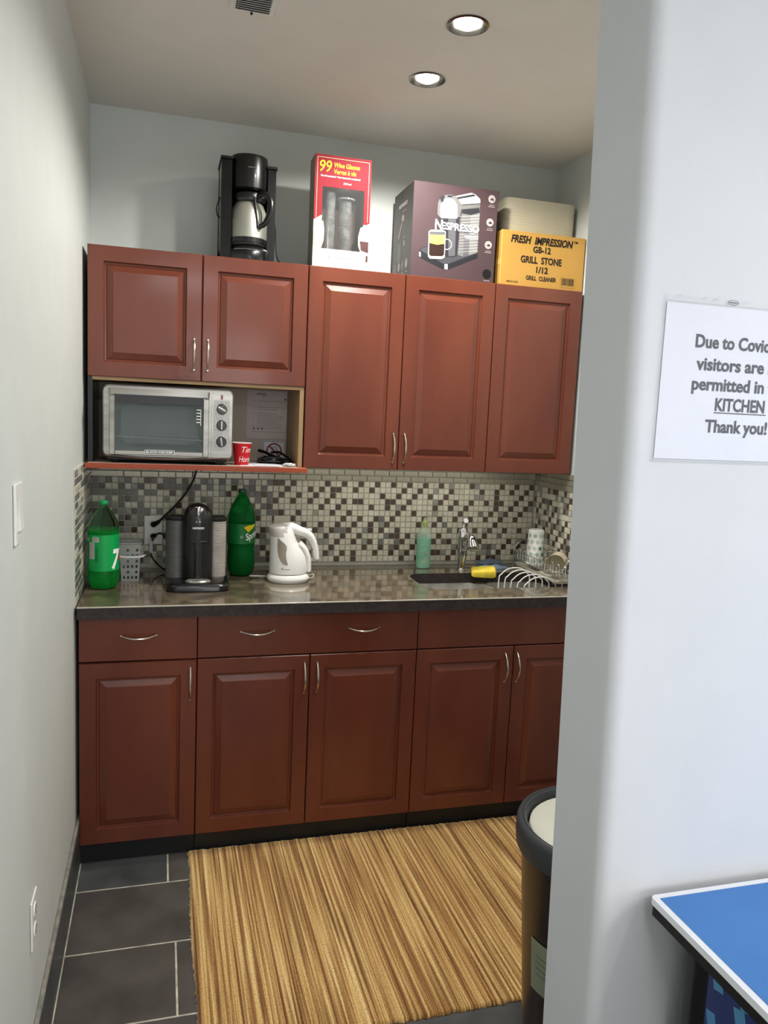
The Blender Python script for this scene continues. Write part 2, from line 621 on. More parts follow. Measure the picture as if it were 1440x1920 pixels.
for r in range(15):
    pat = rowpattern(ncol)
    for c in range(ncol):
        x = .004+PX*(c+.5)
        z = ZT-PZ*(r+.5)
        if z-PZ/2 < .91:
            z0, h = .9115, (z+PZ/2)-.0028-.9115
        kk = pat[c]
        if x >= .72 and kk in ('tile_mid', 'tile_grey') and random.random() < .72:  # tile mix by x: duller reflections at left put into the tile colours
            kk = random.choice(('tile_light', 'tile_light2'))
        if x < .5 and kk == 'tile_dark' and random.random() < .5:
            kk = 'tile_grey'
        if x < .72 and kk in ('tile_mid', 'tile_light2') and random.random() < .6:
            kk = 'tile_grey' if random.random() < .6 else 'tile_light'
        if x < .12 and kk.startswith('tile_light') and random.random() < .4:
            kk = 'tile_grey'
        if z-PZ/2 < .911:
            continue
        if .0 < x < .52 and cnt < 280:
            place_tile(tm[kk], (x, -.0058, z), 0, wall_back)
            cnt += 1
        else:
            j = kinds.index(kk)
            dz = random.uniform(-.0006, .0006)
            box(rest, x-PX/2+.0014, x+PX/2-.0014, -.0078+dz, -.0035, z-PZ/2+.0014, z+PZ/2-.0014, .001, 1, mi=j)
o = obj('mosaic_field', rest, [M[k] for k in kinds], wall_back); o['kind'] = 'stuff'
brick = small_tile(.0635, PZ-.0028, .006, 'brick', M['tile_brick'])
for r in range(3):
    z = ZT+PZ*(r+.5)
    x = .056-.0665+(.033 if r % 2 else 0)
    while x+.0665 < W+.01:
        if x > -.03 and x+.066 < W+.003:
            place_tile(brick, (max(x, 0)+.0333, -.0068, z), 0, wall_back, 'brick')
        x += .0665
# right wall mosaic (seen very slantwise)
bm = NB(); box(bm, W-.004, W, -.66, -.0045, .912, 1.354)
struct(obj('trim_2', bm, M['mgrout']))
rest = NB()
for r in range(15):
    n = int(.65/PX)
    pat = rowpattern(n)
    for c in range(n):
        y = -.008-PX*(c+.5)
        z = ZT-PZ*(r+.5)
        if z-PZ/2 < .911:
            continue
        box(rest, W-.008, W-.0035, y-PX/2+.0014, y+PX/2-.0014, z-PZ/2+.0014, z+PZ/2-.0014, .001, 1, mi=kinds.index(pat[c]))
for r in range(3):
    y = -.008
    while y > -.62:
        z = ZT+PZ*(r+.5)
        o_ = .02 if r % 2 else 0
        box(rest, W-.0095, W-.0035, y-.0635+o_*0, y, z-PZ/2+.0014, z+PZ/2-.0014, .001, 1, mi=5)
        y -= .0665
o = obj('mosaic_field', rest, [M[k] for k in kinds]+[M['tile_brick']], wall_right); o['kind'] = 'stuff'
# left wall: larger staggered pieces seen at a grazing angle
bm = NB(); box(bm, 0, .004, -.645, -.0045, .912, 1.354)
M['pale_grout'] = mat('pale_grout', (205, 205, 196), .8, col2=(190, 190, 180), nscale=30)
struct(obj('trim_3', bm, M['pale_grout']))
for r in range(17):
    z0 = .914+.0258*r
    off = .045 if r % 2 else 0
    y = -.0045+off
    while y > -.64:
        a, b = min(y, -.0075), max(y-.09, -.643)
        if a-b > .015:
            bm = NB(); box(bm, .0035, .0062, b+.006, a, z0, z0+.0212, .0012, 1)
            obj('tile', bm, M[random.choice(['tile_mid', 'tile_grey', 'tile_grey', 'tile_light2'])], wall_left)
        y -= .09

# ------------------------------------------------------------------ ceiling lights
M['reflector'] = mat('dark_chrome_reflector', (120, 118, 114), .22, 1, col2=(104, 102, 98))
M['bulb'] = mat('lit_lens', (255, 255, 255), .4, emit=(255, 246, 228), estr=22)
for i, (lx, ly) in enumerate(LIGHTS):
    t = thing('ceiling_light', ['recessed downlight with chrome reflector, the nearer one, higher in the photo',
                                'recessed downlight with chrome reflector, the one closer to the back wall'][i], 'light', (lx, ly, ZC), group='downlights in the kitchen ceiling')
    bm = NB(); lathe(bm, [(LR+.006, 0), (LR+.006, -.0025), (LR-.001, -.004), (LR-.004, .002), (LR-.016, .022), (.034, .030), (.030, .031)], 40, cap0=False, cap1=False)
    obj('trim_ring', bm, M['reflector'], t, smooth=True, angle=50)
    bm = NB(); lathe(bm, [(LR-.001, .001), (LR+.001, .075), (.01, .076)], 32, cap0=False, cap1=True)
    obj('housing', bm, M['bezel'], t, smooth=True)
    bm = NB(); lathe(bm, [(.0335, .028), (.035, .012), (.033, .000), (.022, -.006), (.010, -.008), (0.0005, -.0085)], 28, cap0=True, cap1=False)
    obj('lens', bm, M['bulb'], t, smooth=True)
    lamp('SPOT', (lx, ly, ZC-.012), KPOW[i], WARM, .03, (lx, ly, 0), 2.85, .4)

# ceiling vent
t = thing('ceiling_vent', 'white louvred air vent set in the kitchen ceiling', 'vent', (.497, -.98, ZC))
M['slat'] = mat('vent_slat', (222, 222, 218), .5, col2=(214, 214, 210))
bm = NB()
prism(bm, [(-.062, -.1), (.062, -.1), (.062, .088), (-.062, .088)], -.003, .0)
obj('frame', bm, M['white'], t)
bm = NB(); box(bm, -.045, .048, -.09, .077, -.0034, -.003)
obj('backing', bm, M['blackmatt'], t)
for k in range(13):
    bm = NB()
    y = .064-k*.0115
    prism(bm, [(y, -.0100), (y+.0075, -.0040), (y+.0075, -.0050), (y, -.0112)], -.044, .047, 'x')
    obj('slat', bm, M['slat'], t)
bm = NB(); tube(bm, [(0, .082, -.003), (0, .082, -.010)], .003, 8)
obj('lever', bm, M['blackmatt'], t)

# ------------------------------------------------------------------ cabinets
def raised_door(parent, x0, x1, z0, z1, yf, yb, fr=.052, name='door'):
    """raised-panel door, front at yf (towards -y)"""
    bm = NB()
    prof = [(0, .0), (0, -.0175), (.0025, -.020), (fr, -.020), (fr+.002, -.0150), (fr+.004, -.0105), (fr+.009, -.0095), (fr+.012, -.0115), (fr+.031, -.0180), (fr+.033, -.0192)]
    rings = []
    for ins, d in prof:
        y = yf+.020+d
        rings.append([(x0+ins, y, z0+ins), (x1-ins, y, z0+ins), (x1-ins, y, z1-ins), (x0+ins, y, z1-ins)])
    loft(bm, rings)
    return obj(name, bm, M['wood'], parent)

def pull(parent, p, ln=.112, vertical=True, out=.026, name='handle'):
    bm = NB()
    pts, rad = [], []
    for k in range(13):
        s = -1+2*k/12
        d = (1-abs(s)**2.2)*out+.002
        a = s*ln/2
        pts.append((0, -d, a) if vertical else (a, -d, -(1-s*s)*.006+.004))
        rad.append(.0026+.0016*(1-abs(s)))
    tube(bm, pts, rad, 8)
    for s in (-1, 1):
        q = (0, 0, s*ln/2) if vertical else (s*ln/2, 0, .004)
        t = bmesh.new(); lathe(t, [(.0052, .0), (.0052, -.003), (.003, -.006)], 10, q, 'y'); merge(bm, t)
    return obj(name, bm, M['nickel'], parent, p, smooth=True)

YU = -.325   # front of upper doors
YL = -.607   # front of lower doors
ZT_ = 2.105
g = .0016
def upper(label, x0, x1, z0, doors, handles):
    t = thing('wall_cabinet', label, 'cabinet', (0, 0, 0), group='cherry wall cabinets')
    bm = NB(); box(bm, x0, x1, YU+.022, -.001, z0+.001, ZT_, .0008, 1)
    obj('body', bm, [M['wood_dark']], t)
    for (a, b), h in zip(doors, handles):
        d = raised_door(t, a+g, b-g, z0, ZT_-.002, YU, 0)
        if h:
            pull(d, (h[0], YU, h[1]), h[2])
    return t
u = [.015, .4018, .783, 1.1586, 1.532, 1.917]
ZM = 1.658
ZB = 1.355
tA = upper('short cherry two-door wall cabinet above the toaster oven niche', u[0], u[2]-.001, ZM, [(u[0], u[1]), (u[1], u[2])], [(.376, 1.752, .108), (.424, 1.752, .108)])
upper('tall cherry two-door wall cabinet in the middle with a pair of pulls', u[2]+.001, u[4]-.001, ZB, [(u[2], u[3]), (u[3], u[4])], [(1.135, 1.441, .112), (1.181, 1.441, .112)])
upper('tall single-door cherry wall cabinet without a pull, at the right wall', u[4]+.001, u[5], ZB, [(u[4], u[5])], [None])
# open niche of the short cabinet
bm = NB(); box(bm, u[0], u[0]+.016, YU+.022, -.011, ZB+.002, ZM); obj('side_panel', bm, M['black'], tA)
bm = NB(); box(bm, u[2]-.019, u[2]-.003, YU+.006, -.011, ZB+.002, ZM); obj('side_panel', bm, M['maple'], tA)
bm = NB(); box(bm, u[0]+.016, u[2]-.019, -.02, -.011, ZB+.002, ZM); obj('back_panel', bm, M['niche'], tA)
bm = NB(); box(bm, u[0]+.016, u[2]-.019, YU+.006, -.02, ZM-.012, ZM); obj('top_rail', bm, M['maple'], tA)
bm = NB(); box(bm, .010, .792, -.372, -.011, ZB-.016, ZB+.0015, .001, 1)
obj('shelf', bm, M['shelfwood'], tA)
bm = NB(); box(bm, .018, .76, -.355, -.02, ZB+.0015, ZB+.0025)
obj('shelf_liner', bm, M['niche'], tA)

# base cabinets
bx = [.010, .39, .7815, 1.1815, 1.5757, 1.925]
ZD0, ZD1 = .7135, .866
ZLb = .0735
def base(label, x0, x1, drawers, doors):
    t = thing('base_cabinet', label, 'cabinet', (0, 0, 0), group='cherry base cabinets')
    bm = NB(); box(bm, x0, x0+.016, YL+.022, -.012, ZLb+.004, .868); obj('side_panel', bm, [M['wood_dark']], t)
    bm = NB(); box(bm, x1-.016, x1, YL+.022, -.012, ZLb+.004, .868); obj('side_panel', bm, [M['wood_dark']], t)
    bm = NB(); box(bm, x0+.016, x1-.016, YL+.022, -.012, ZLb+.004, ZLb+.020); obj('bottom_panel', bm, [M['wood_dark']], t)
    bm = NB(); box(bm, x0+.016, x1-.016, -.02, -.012, ZLb+.020, .868); obj('back_panel', bm, [M['wood_dark']], t)
    bm = NB(); box(bm, x0+.016, x1-.016, YL+.022, YL+.038, ZD1-.02, .868); box(bm, x0+.016, x1-.016, YL+.022, YL+.038, ZD0-.012, ZD0+.008); obj('face_rail', bm, [M['wood_dark']], t)
    bm = NB(); box(bm, x0, x1-.001, -.586, -.56, .0, ZLb-.001)
    obj('toe_kick', bm, M['toe'], t)
    for a, b, hs_, tilt in drawers:
        bm = NB(); box(bm, a+g, b-g, YL, YL+.02, ZD0+.002, ZD1, .002, 2)
        if tilt:
            for v in bm.verts:
                v.co.z += (v.co.x-b)*-.008
                v.co.y -= .004
        d = obj('drawer', bm, M['wood'], t)
        for h in hs_:
            pull(d, (h, YL-(.004 if tilt else 0), .800), .114, False)
    for a, b, hx in doors:
        d = raised_door(t, a+g, b-g, ZLb, ZD0-.003, YL, 0)
        pull(d, (hx, YL, .627), .112)
    return t
base('cherry base cabinet with one drawer over one door, against the left wall', bx[0], bx[1]-.001, [(bx[0], bx[1], [.2], True)], [(bx[0], bx[1], .368)])
base('cherry base cabinet with one wide drawer with two pulls, in the middle', bx[1]+.001, bx[3]-.001, [(bx[1], bx[3], [.593, .975], False)], [(bx[1], bx[2], .762), (bx[2], bx[3], .808)])
base('cherry sink base cabinet with plain false drawer front, at the right', bx[3]+.001, bx[5], [(bx[3], bx[5], [], False)], [(bx[3], bx[4], 1.54), (bx[4], bx[5], 1.59)])

# countertop with the sink opening
SX0, SX1, SY0, SY1 = 1.255, 1.868, -.487, -.192
t = thing('countertop', 'polished brown speckled granite worktop with a dark rough front edge', 'countertop')
bm = NB()
hole = rrect(SX0, SX1, SY0, SY1, .07, 7)
def top_plate(z, mi):
    return plate_with_holes(bm, .009, W-.0085, -.641, -.0085, z, [(1.20, 1.90, -.53, -.15, hole)], mi=mi)[0]
La = top_plate(.91, 0)
Lb = top_plate(.869, 1)
n = len(La)
for i in range(n):
    bm.faces.new((La[i], La[(i+1) % n], Lb[(i+1) % n], Lb[i])).material_index = 1
def edge(z1, z0, y, mi):
    pass
for (xa, ya, xb, yb) in ((.009, -.641, W-.0085, -.641), (W-.0085, -.641, W-.0085, -.0085), (W-.0085, -.0085, .009, -.0085), (.009, -.0085, .009, -.641)):
    vs = [bm.verts.new(p) for p in ((xa, ya, .91), (xb, yb, .91), (xb, yb, .869), (xa, ya, .869))]
    bm.faces.new(vs).material_index = 1
obj('slab', bm, [M['granite'], M['granite_edge']], t)
bm = NB(); 
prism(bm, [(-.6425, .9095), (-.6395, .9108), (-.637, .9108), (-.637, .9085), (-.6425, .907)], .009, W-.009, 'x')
M['highlight_edge'] = mat('highlight_arris', (190, 184, 170), .12, col2=(176, 170, 156), coat=1, coatr=.03, spec=1)  # pale colour paints the highlight along the counter's front bevel
obj('highlight_arris', bm, M['highlight_edge'], t)

# sink: two steel bowls with a low divider
t = thing('kitchen_sink', 'undermount double-bowl stainless steel sink in the granite worktop', 'sink')
def bowl(x0, x1, y0, y1, r):
    bm = NB()
    rings = []
    for ins, z, rr in ((-.004, .868, r), (0, .866, r), (.006, .72, r), (.03, .70, r*.9), (.10, .697, r*.3)):
        rings.append([(p[0], p[1], z) for p in rrect(x0+ins, x1-ins, y0+ins, y1-ins, max(rr, .01), 6)])
    loft(bm, rings, cap=False)
    bm.faces.new([v for v in bm.verts[-28:]])
    o = obj('bowl', bm, M['sinksteel'], t, smooth=True, angle=60)
    bm = NB(); lathe(bm, [(.034, .700), (.030, .702), (.012, .699)], 20, ((x0+x1)/2, (y0+y1)/2, 0), cap0=False)
    obj('drain', bm, M['chrome'], t, smooth=True)
bowl(SX0-.004, 1.578, SY0-.004, SY1+.004, .07)
bowl(1.608, SX1+.004, SY0-.004, SY1+.004, .05)
bm = NB()
prism(bm, rrect(1.574, 1.612, SY0-.004, SY1+.004, .004, 2), .86, .8685)
obj('divider', bm, M['sinksteel'], t)

# faucet
t = thing('faucet', 'chrome single-lever faucet with a hanging spray spout behind the sink', 'faucet', (1.537, -.118, .91))
bm = NB(); lathe(bm, [(.027, 0), (.027, .003), (.0175, .006), (.0165, .012), (.0195, .05), (.0225, .09), (.0225, .142), (.0235, .145), (.0235, .150), (.022, .153), (.0215, .168), (.017, .182), (.009, .190), (.0005, .192)], 28, cap1=False)
obj('body', bm, M['chrome'], t, smooth=True)
bm = NB(); tube(bm, [(0, 0, .180), (0, .002, .196), (0, -.004, .210), (0, -.022, .2205)], [.012, .008, .0095, .0105], 14, smooth=4, flat=1.1)
obj('lever', bm, M['chrome'], t, smooth=True)
bm = NB(); tube(bm, [(.002, -.010, .118), (.004, -.035, .148), (.005, -.060, .156), (.006, -.078, .152)], [.015, .0155, .0155, .0165], 18, smooth=5)
obj('spout', bm, M['chrome'], t, smooth=True)
bm = NB(); tube(bm, [(.006, -.074, .154), (.007, -.088, .140), (.009, -.098, .116), (.009, -.1, .112)], [.0165, .019, .0255, .0262], 22, smooth=3)
h = obj('spray_head', bm, M['chrome'], t, smooth=True)
bm = NB(); lathe(bm, [(.0245, .110), (.020, .106), (.0005, .106)], 20, (.009, -.1, 0), cap0=False, cap1=False)
obj('nozzle', bm, M['offwhite'], h, smooth=True)

# ------------------------------------------------------------------ rug
def rug():
    x0, x1, y0, y1 = .366, 1.66, -1.495, -.593
    bm = NB()
    nx, ny = 210, 150
    V = []
    rib = [random.random() for _ in range(nx+1)]
    for j in range(ny+1):
        row = []
        v = j/ny
        for i in range(nx+1):
            u_ = i/nx
            jit = (random.random()-.5)*.0022
            edge_x = (random.random()-.5)*.006 if i in (0, nx) else 0
            edge_y = (random.random()-.5)*.008 if j in (0, ny) else 0
            x = x0+(x1-x0)*u_+edge_x+.003*math.sin(v*9+u_*6)
            y = y0+(y1-y0)*v+edge_y - .010*math.sin(PI*u_)*(1-v)
            z = .0105+.0016*math.sin(i*PI*1.0)+(rib[i]-.5)*.0035+jit
            if i in (0, nx) or j in (0, ny):
                z = .003
            row.append(bm.verts.new((x, y, z)))
        V.append(row)
    for j in range(ny):
        for i in range(nx):
            bm.faces.new((V[j][i], V[j][i+1], V[j+1][i+1], V[j+1][i]))
    # underside skirt
    loop = [V[0][i] for i in range(nx+1)]+[V[j][nx] for j in range(1, ny+1)]+[V[ny][i] for i in range(nx-1, -1, -1)]+[V[j][0] for j in range(ny-1, 0, -1)]
    low = [bm.verts.new((v.co.x, v.co.y, .0006)) for v in loop]
    for i in range(len(loop)):
        j = (i+1) % len(loop)
        bm.faces.new((loop[i], loop[j], low[j], low[i]))
    m = bpy.data.materials.new('striped_rug'); m.use_nodes = True
    nt = m.node_tree; L = nt.links.new
    b = nt.nodes['Principled BSDF']; b.inputs['Roughness'].default_value = .95
    b.inputs['Specular IOR Level'].default_value = .1
    b.inputs['Sheen Weight'].default_value = .3
    tc = nt.nodes.new('ShaderNodeTexCoord')
    def layer(scale, stretch, dist=0):
        mp = nt.nodes.new('ShaderNodeMapping'); mp.inputs['Scale'].default_value = stretch
        nz = nt.nodes.new('ShaderNodeTexNoise'); nz.inputs['Scale'].default_value = scale; nz.inputs['Detail'].default_value = 3
        nz.inputs['Distortion'].default_value = dist
        L(tc.outputs['Object'], mp.inputs[0]); L(mp.outputs[0], nz.inputs['Vector'])
        return nz
    a = layer(1, (125, 1.1, 1), .55)
    r = nt.nodes.new('ShaderNodeValToRGB'); e = r.color_ramp.elements
    e[0].position = .30; e[0].color = s2l((112, 74, 40))+(1,)
    e[1].position = .72; e[1].color = s2l((236, 210, 150))+(1,)
    for p, c in ((.42, (158, 112, 62)), (.5, (196, 156, 94)), (.58, (216, 180, 116))):
        q = r.color_ramp.elements.new(p); q.color = s2l(c)+(1,)
    L(a.outputs[0], r.inputs[0])
    c2 = layer(1, (60, 1.6, 1), .3)
    r2 = nt.nodes.new('ShaderNodeValToRGB'); r2.color_ramp.elements[0].position = .38; r2.color_ramp.elements[0].color = (.46, .36, .27, 1)
    r2.color_ramp.elements[1].position = .52; r2.color_ramp.elements[1].color = (1, 1, 1, 1)
    L(c2.outputs[0], r2.inputs[0])
    c3 = layer(1, (260, 190, 1), .4)
    r3 = nt.nodes.new('ShaderNodeValToRGB'); r3.color_ramp.elements[0].position = .34; r3.color_ramp.elements[0].color = (.45, .4, .35, 1)
    r3.color_ramp.elements[1].position = .5; r3.color_ramp.elements[1].color = (1, 1, 1, 1)
    L(c3.outputs[0], r3.inputs[0])
    x1_ = nt.nodes.new('ShaderNodeMix'); x1_.data_type = 'RGBA'; x1_.blend_type = 'MULTIPLY'; x1_.inputs[0].default_value = .8
    L(r.outputs[0], x1_.inputs[6]); L(r2.outputs[0], x1_.inputs[7])
    x2_ = nt.nodes.new('ShaderNodeMix'); x2_.data_type = 'RGBA'; x2_.blend_type = 'MULTIPLY'; x2_.inputs[0].default_value = .7
    L(x1_.outputs[2], x2_.inputs[6]); L(r3.outputs[0], x2_.inputs[7])
    L(x2_.outputs[2], b.inputs['Base Color'])
    o = obj('rug', bm, m, smooth=True, angle=80)
    tag(o, 'golden brown striped woven rug lying before the base cabinets', 'rug')
rug()

# ------------------------------------------------------------------ trash bin
t = thing('trash_bin', 'tall round brown-black waste bin with dark rim, half hidden by the wall end', 'bin', (1.203, -1.835, 0))
M['binbody'] = mat('bin_brown_plastic', (46, 33, 31), .3, col2=(40, 28, 27), coat=.15, coatr=.1)
M['binrim'] = mat('bin_dark_rim', (62, 66, 70), .42, col2=(56, 60, 64))
bm = NB(); lathe(bm, [(.126, 0), (.131, .006), (.138, .2), (.168, .640), (.171, .665)], 48, cap1=False)
obj('body', bm, M['binbody'], t, smooth=True)
bm = NB(); lathe(bm, [(.1705, .640), (.180, .642), (.182, .665), (.1815, .690), (.178, .699), (.172, .7015), (.168, .697), (.1665, .699), (.164, .699), (.160, .694), (.158, .685), (.156, .655)], 56, cap0=False, cap1=False)
obj('rim', bm, M['binrim'], t, smooth=True, angle=50)
bm = NB(); lathe(bm, [(.1545, .672), (.152, .684), (.145, .688), (.06, .694), (.0005, .695)], 48, cap0=True, cap1=False)
obj('lid', bm, mat('bin_lid_grey', (204, 206, 194), .45, col2=(198, 200, 188)), t, smooth=True)
lf = face_cyl(.15, 0, 0, lambda v: .138+.030*(v-.2)/.44+.0012)
P = Print(lf, .008)
M['binlabel'] = mat('bin_sticker', (150, 158, 136), .5, col2=(138, 146, 124))
for i in range(9):
    a = -.222+i*.02
    P.rect(a, a+.0201, .345, .465, M['binlabel'])
for k in range(4):
    P.rect(-.206, -.09, .43-k*.014, .4315-k*.014, M['ink'], 2, n=5)
P.done('sticker', t)

# ------------------------------------------------------------------ blue games table
t = thing('games_table', 'blue table-tennis top with white border on a dark blue printed cabinet', 'table', (0, 0, 0))
TX0, TY1, TZ = .983, -2.311, .866
M['tblue'] = mat('blue_table_paint', (66, 127, 198), .42, col2=(62, 122, 193))
M['tnavy'] = mat('navy_panel', (38, 56, 118), .35, col2=(30, 44, 98), nscale=4)
M['tlight'] = mat('pale_blue_print', (84, 146, 190), .4, col2=(70, 128, 176))
M['tborder'] = mat('white_table_line', (240, 242, 246), .35, col2=(236, 238, 242))
TX1, TY0 = 2.0, -4.0
bm = NB()
prism(bm, rrect(TX0, TX1, TY0, TY1, .008, 3), TZ-.011, TZ-.0006)
obj('top_edge', bm, M['tborder'], t)
bm = NB(); box(bm, TX0+.0105, TX1-.0105, TY0+.0105, TY1-.0105, TZ-.0006, TZ+.0002)
obj('playing_surface', bm, M['tblue'], t)
bm = NB(); box(bm, TX0+.004, TX1-.004, TY0+.004, TY1-.004, TZ-.030, TZ-.011)
obj('underframe', bm, M['blackmatt'], t)
for k, (cx_, cy_) in enumerate(((1.064, -2.357), (1.92, -2.357), (1.064, -3.94), (1.92, -3.94))):
    bm = NB(); prism(bm, rrect(cx_-.034, cx_+.034, cy_-.034, cy_+.034, .028, 5), 0, TZ-.030)
    obj('leg', bm, M['black'], t, smooth=True)
bm = NB(); box(bm, 1.036, 1.95, -3.91, -2.385, .48, TZ-.030, .004, 2)
obj('cabinet', bm, M['tnavy'], t)
P = Print(lambda u_, v, l: (1.036-l, -2.385-u_, v))
rnd = random.Random(3)
P.disc(.10, .775, .006, M['inkblack'], 3)
for ring_i in range(9):
    for k in range(14):
        cu_ = .02+ring_i*.052+rnd.uniform(-.004, .004)
        cv = .52+k*.030+ring_i*.009 - (k % 2)*.004
        if cv > .80 or cv < .50 or rnd.random() < .3:
            continue
        s_ = .007+.004*rnd.random()
        ang = .25+.06*ring_i
        c_, n_ = math.cos(ang), math.sin(ang)
        P.poly([(cu_+a*c_-b*n_, cv+a*n_+b*c_) for a, b in ((-s_, -s_*1.1), (s_, -s_*1.1), (s_, s_*1.1), (-s_, s_*1.1))], M['tlight'])
P.done('printed_squares', t)['kind'] = 'stuff'

# ------------------------------------------------------------------ notice in a plastic sleeve
t = thing('notice', 'white printed kitchen notice in a clear sleeve on the near wall', 'notice', (0, 0, 0))
NX0, NX1, NZ0, NZ1 = .936, 1.215, 1.5235, 1.7395
yn = JY0-.0015
bm = NB(); box(bm, NX0, NX1, yn-.0006, yn, NZ0, NZ1)
obj('paper_sheet', bm, M['paper'], t)
M['sleeve'] = mat('clear_sleeve_film', (238, 243, 245), .12, col2=(234, 239, 241), alpha=.05)
bm = NB(); box(bm, NX0-.0035, NX1+.004, yn-.0018, yn-.0014, NZ0-.0035, NZ1+.012)
obj('sleeve', bm, M['sleeve'], t)
P = Print(face_front(yn-.0007))
cx_ = (NX0+NX1)/2-.002
for s, bz, wd in (('Due to Covid-19', 1.6815, .172), ('visitors are not', 1.6505, .163), ('permitted in the', 1.6225, .172), ('KITCHEN', 1.5945, .088), ('Thank you!', 1.5635, .115)):
    P.text(s, cx_-wd/2, bz, .0175, M['ink'], width=wd*{'D': .915, 'v': .97, 'p': .95, 'K': .97, 'T': .93}[s[0]], bold=.028)
P.rect(cx_-.045, cx_+.045, 1.5905, 1.592, M['ink'])
P.done('lettering', t)
P = Print(face_front(yn-.0019))
M['seam'] = mat('sleeve_seam', (176, 182, 186), .5, col2=(168, 174, 178))
for k in range(70):
    P.rect(NX0+k*.004, NX0+k*.004+.0022, NZ1+.0012, NZ1+.0022, M['seam'])
P.ring(NX0+.107, NZ1+.0065, .0075, .0087, M['ink'], ys=.42)
P.rect(NX0+.101, NX0+.113, NZ1+.0060, NZ1+.0070, M['ink'])
for k in (.018, .060, .078, .128, .175):
    P.ring(NX0+k, NZ1+.007, .003, .0036, M['seam'], a0=0, a1=PI)
P.rect(NX0-.0035, NX0-.0028, NZ0-.0035, NZ1+.008, M['seam'])
P.rect(NX0-.0035, NX1+.004, NZ0-.0035, NZ0-.0027, M['seam'])
P.done('seam', t)

# ------------------------------------------------------------------ light switch, outlets
t = thing('light_switch', 'white rocker light switch on the left wall', 'switch', (0, -1.63, 1.348))
bm = NB(); box(bm, .0005, .006, -.036, .036, -.059, .059, .0025, 3)
obj('plate', bm, M['white'], t)
bm = NB(); prism(bm, [(.006, -.034), (.012, -.030), (.009, .0), (.0065, .034)], -.017, .017, 'y')
obj('rocker', bm, M['white'], t)

def outlet(name, label, loc, facing, plugs=True, m='white'):
    t = thing(name, label, 'outlet', loc)
    if facing == 'x':
        t.rotation_euler = (0, 0, PI/2)
    bm = NB(); box(bm, -.035, .035, -.0055, -.0005, -.058, .058, .0025, 2)
    obj('plate', bm, M[m], t)
    for z in (.024, -.024):
        bm = NB(); lathe(bm, [(.0165, -.0055), (.0165, -.0075), (.0005, -.0075)], 20, (0, 0, z), 'y', cap0=False, cap1=False)
        s_ = obj('socket', bm, M[m], t)
        if plugs:
            bm = NB()
            box(bm, -.0075, -.0055, -.0080, -.0074, z-.001, z+.008)
            box(bm, .0055, .0075, -.0080, -.0074, z-.001, z+.008)
            box(bm, -.002, .002, -.0080, -.0074, z-.010, z-.006)
            obj('slot', bm, M['blackmatt'], s_)
    return t
outlet('wall_outlet', 'white duplex outlet low on the left wall', (0, -1.50, .418), 'x')
outlet('wall_outlet', 'white duplex outlet with two black plugs on the mosaic', (.237, -.0085, 1.066), 'y')
outlet('wall_outlet', 'beige blank cover plate on the mosaic behind the white kettle', (.757, -.0085, 1.070), 'y', False, 'offwhite')

# ------------------------------------------------------------------ toaster oven
t = thing('toaster_oven', 'stainless steel toaster oven with three knobs in the cabinet niche', 'oven', (.068, -.34, ZB+.0026))
OW, OH = .448, .272
M['ovenglass'] = mat('oven_door_glass', (104, 114, 114), .05, col2=(98, 108, 108), alpha=.28, spec=.9)
M['darkstrip'] = mat('oven_dark_strip', (64, 64, 70), .35, col2=(54, 54, 60))
M['cavity'] = mat('oven_cavity', (168, 178, 176), .45, col2=(156, 166, 164), metal=.3)
bm = NB()   # shell with an open front
rings = []
for y, i in ((.0, .0), (.005, -.002), (.28, .004), (.285, .012)):
    rings.append([(p[0], y, p[1]) for p in rrect(0+i, OW-i, .022+i, OH-i, .022, 5)])
loft(bm, rings, cap=False)
bm.faces.new(bm.verts[-24:])
obj('shell', bm, M['bezel'], t, smooth=True)
bm = NB()   # front frame around the door, with the cavity behind it
out = rrect(0, OW, .022, OH, .022, 5)
inn = rrect(.030, .352, .045, .235, .004, 5)
A = [bm.verts.new((p[0], 0, p[1])) for p in out]; B = [bm.verts.new((p[0], -.003, p[1])) for p in rrect(.002, OW-.002, .024, OH-.002, .020, 5)]
Ci = [bm.verts.new((p[0], -.003, p[1])) for p in inn]
for i in range(24):
    j = (i+1) % 24
    bm.faces.new((A[i], A[j], B[j], B[i])); bm.faces.new((B[i], B[j], Ci[j], Ci[i]))
obj('front_frame', bm, M['steel'], t)
bm = NB(); loft(bm, [[(p[0], -.002, p[1]) for p in rrect(.030, .352, .045, .235, .004, 5)], [(p[0], .19, p[1]) for p in rrect(.050, .332, .062, .205, .03, 5)]], cap=False)
bm.faces.new(bm.verts[-24:])
obj('cavity', bm, M['cavity'], t)
bm = NB()
tube(bm, [(.034, .01, .095), (.350, .01, .087)], .0014, 6)
tube(bm, [(.034, .15, .098), (.350, .15, .096)], .0014, 6)
for k in range(9):
    x = .05+k*.035
    tube(bm, [(x, .008, .094), (x, .155, .098)], .001, 6)
obj('wire_rack', bm, M['chrome'], t)
door = NB()
box(door, .022, .040, -.020, -.004, .030, .252, .002, 2)
box(door, .342, .362, -.020, -.004, .030, .252, .002, 2)
box(door, .040, .342, -.020, -.004, .030, .046, .002, 2)
box(door, .040, .342, -.020, -.004, .212, .252, .002, 2)
d = obj('door', door, M['steel'], t)
bm = NB(); box(bm, .041, .341, -.0205, -.0200, .2135, .2405)
obj('dark_strip', bm, M['darkstrip'], d)
bm = NB(); box(bm, .040, .342, -.017, -.013, .046, .212)
obj('door_glass', bm, M['ovenglass'], d)
bm = NB(); prism(bm, rrect(.022, .362, -.046, -.030, .007, 4), .242, .262, 'z')
for x in (.030, .354):
    box(bm, x-.007, x+.007, -.034, -.018, .236, .262, .002, 2)
obj('handle', bm, M['steel'], d, smooth=True)
P = Print(face_front(-.0206))
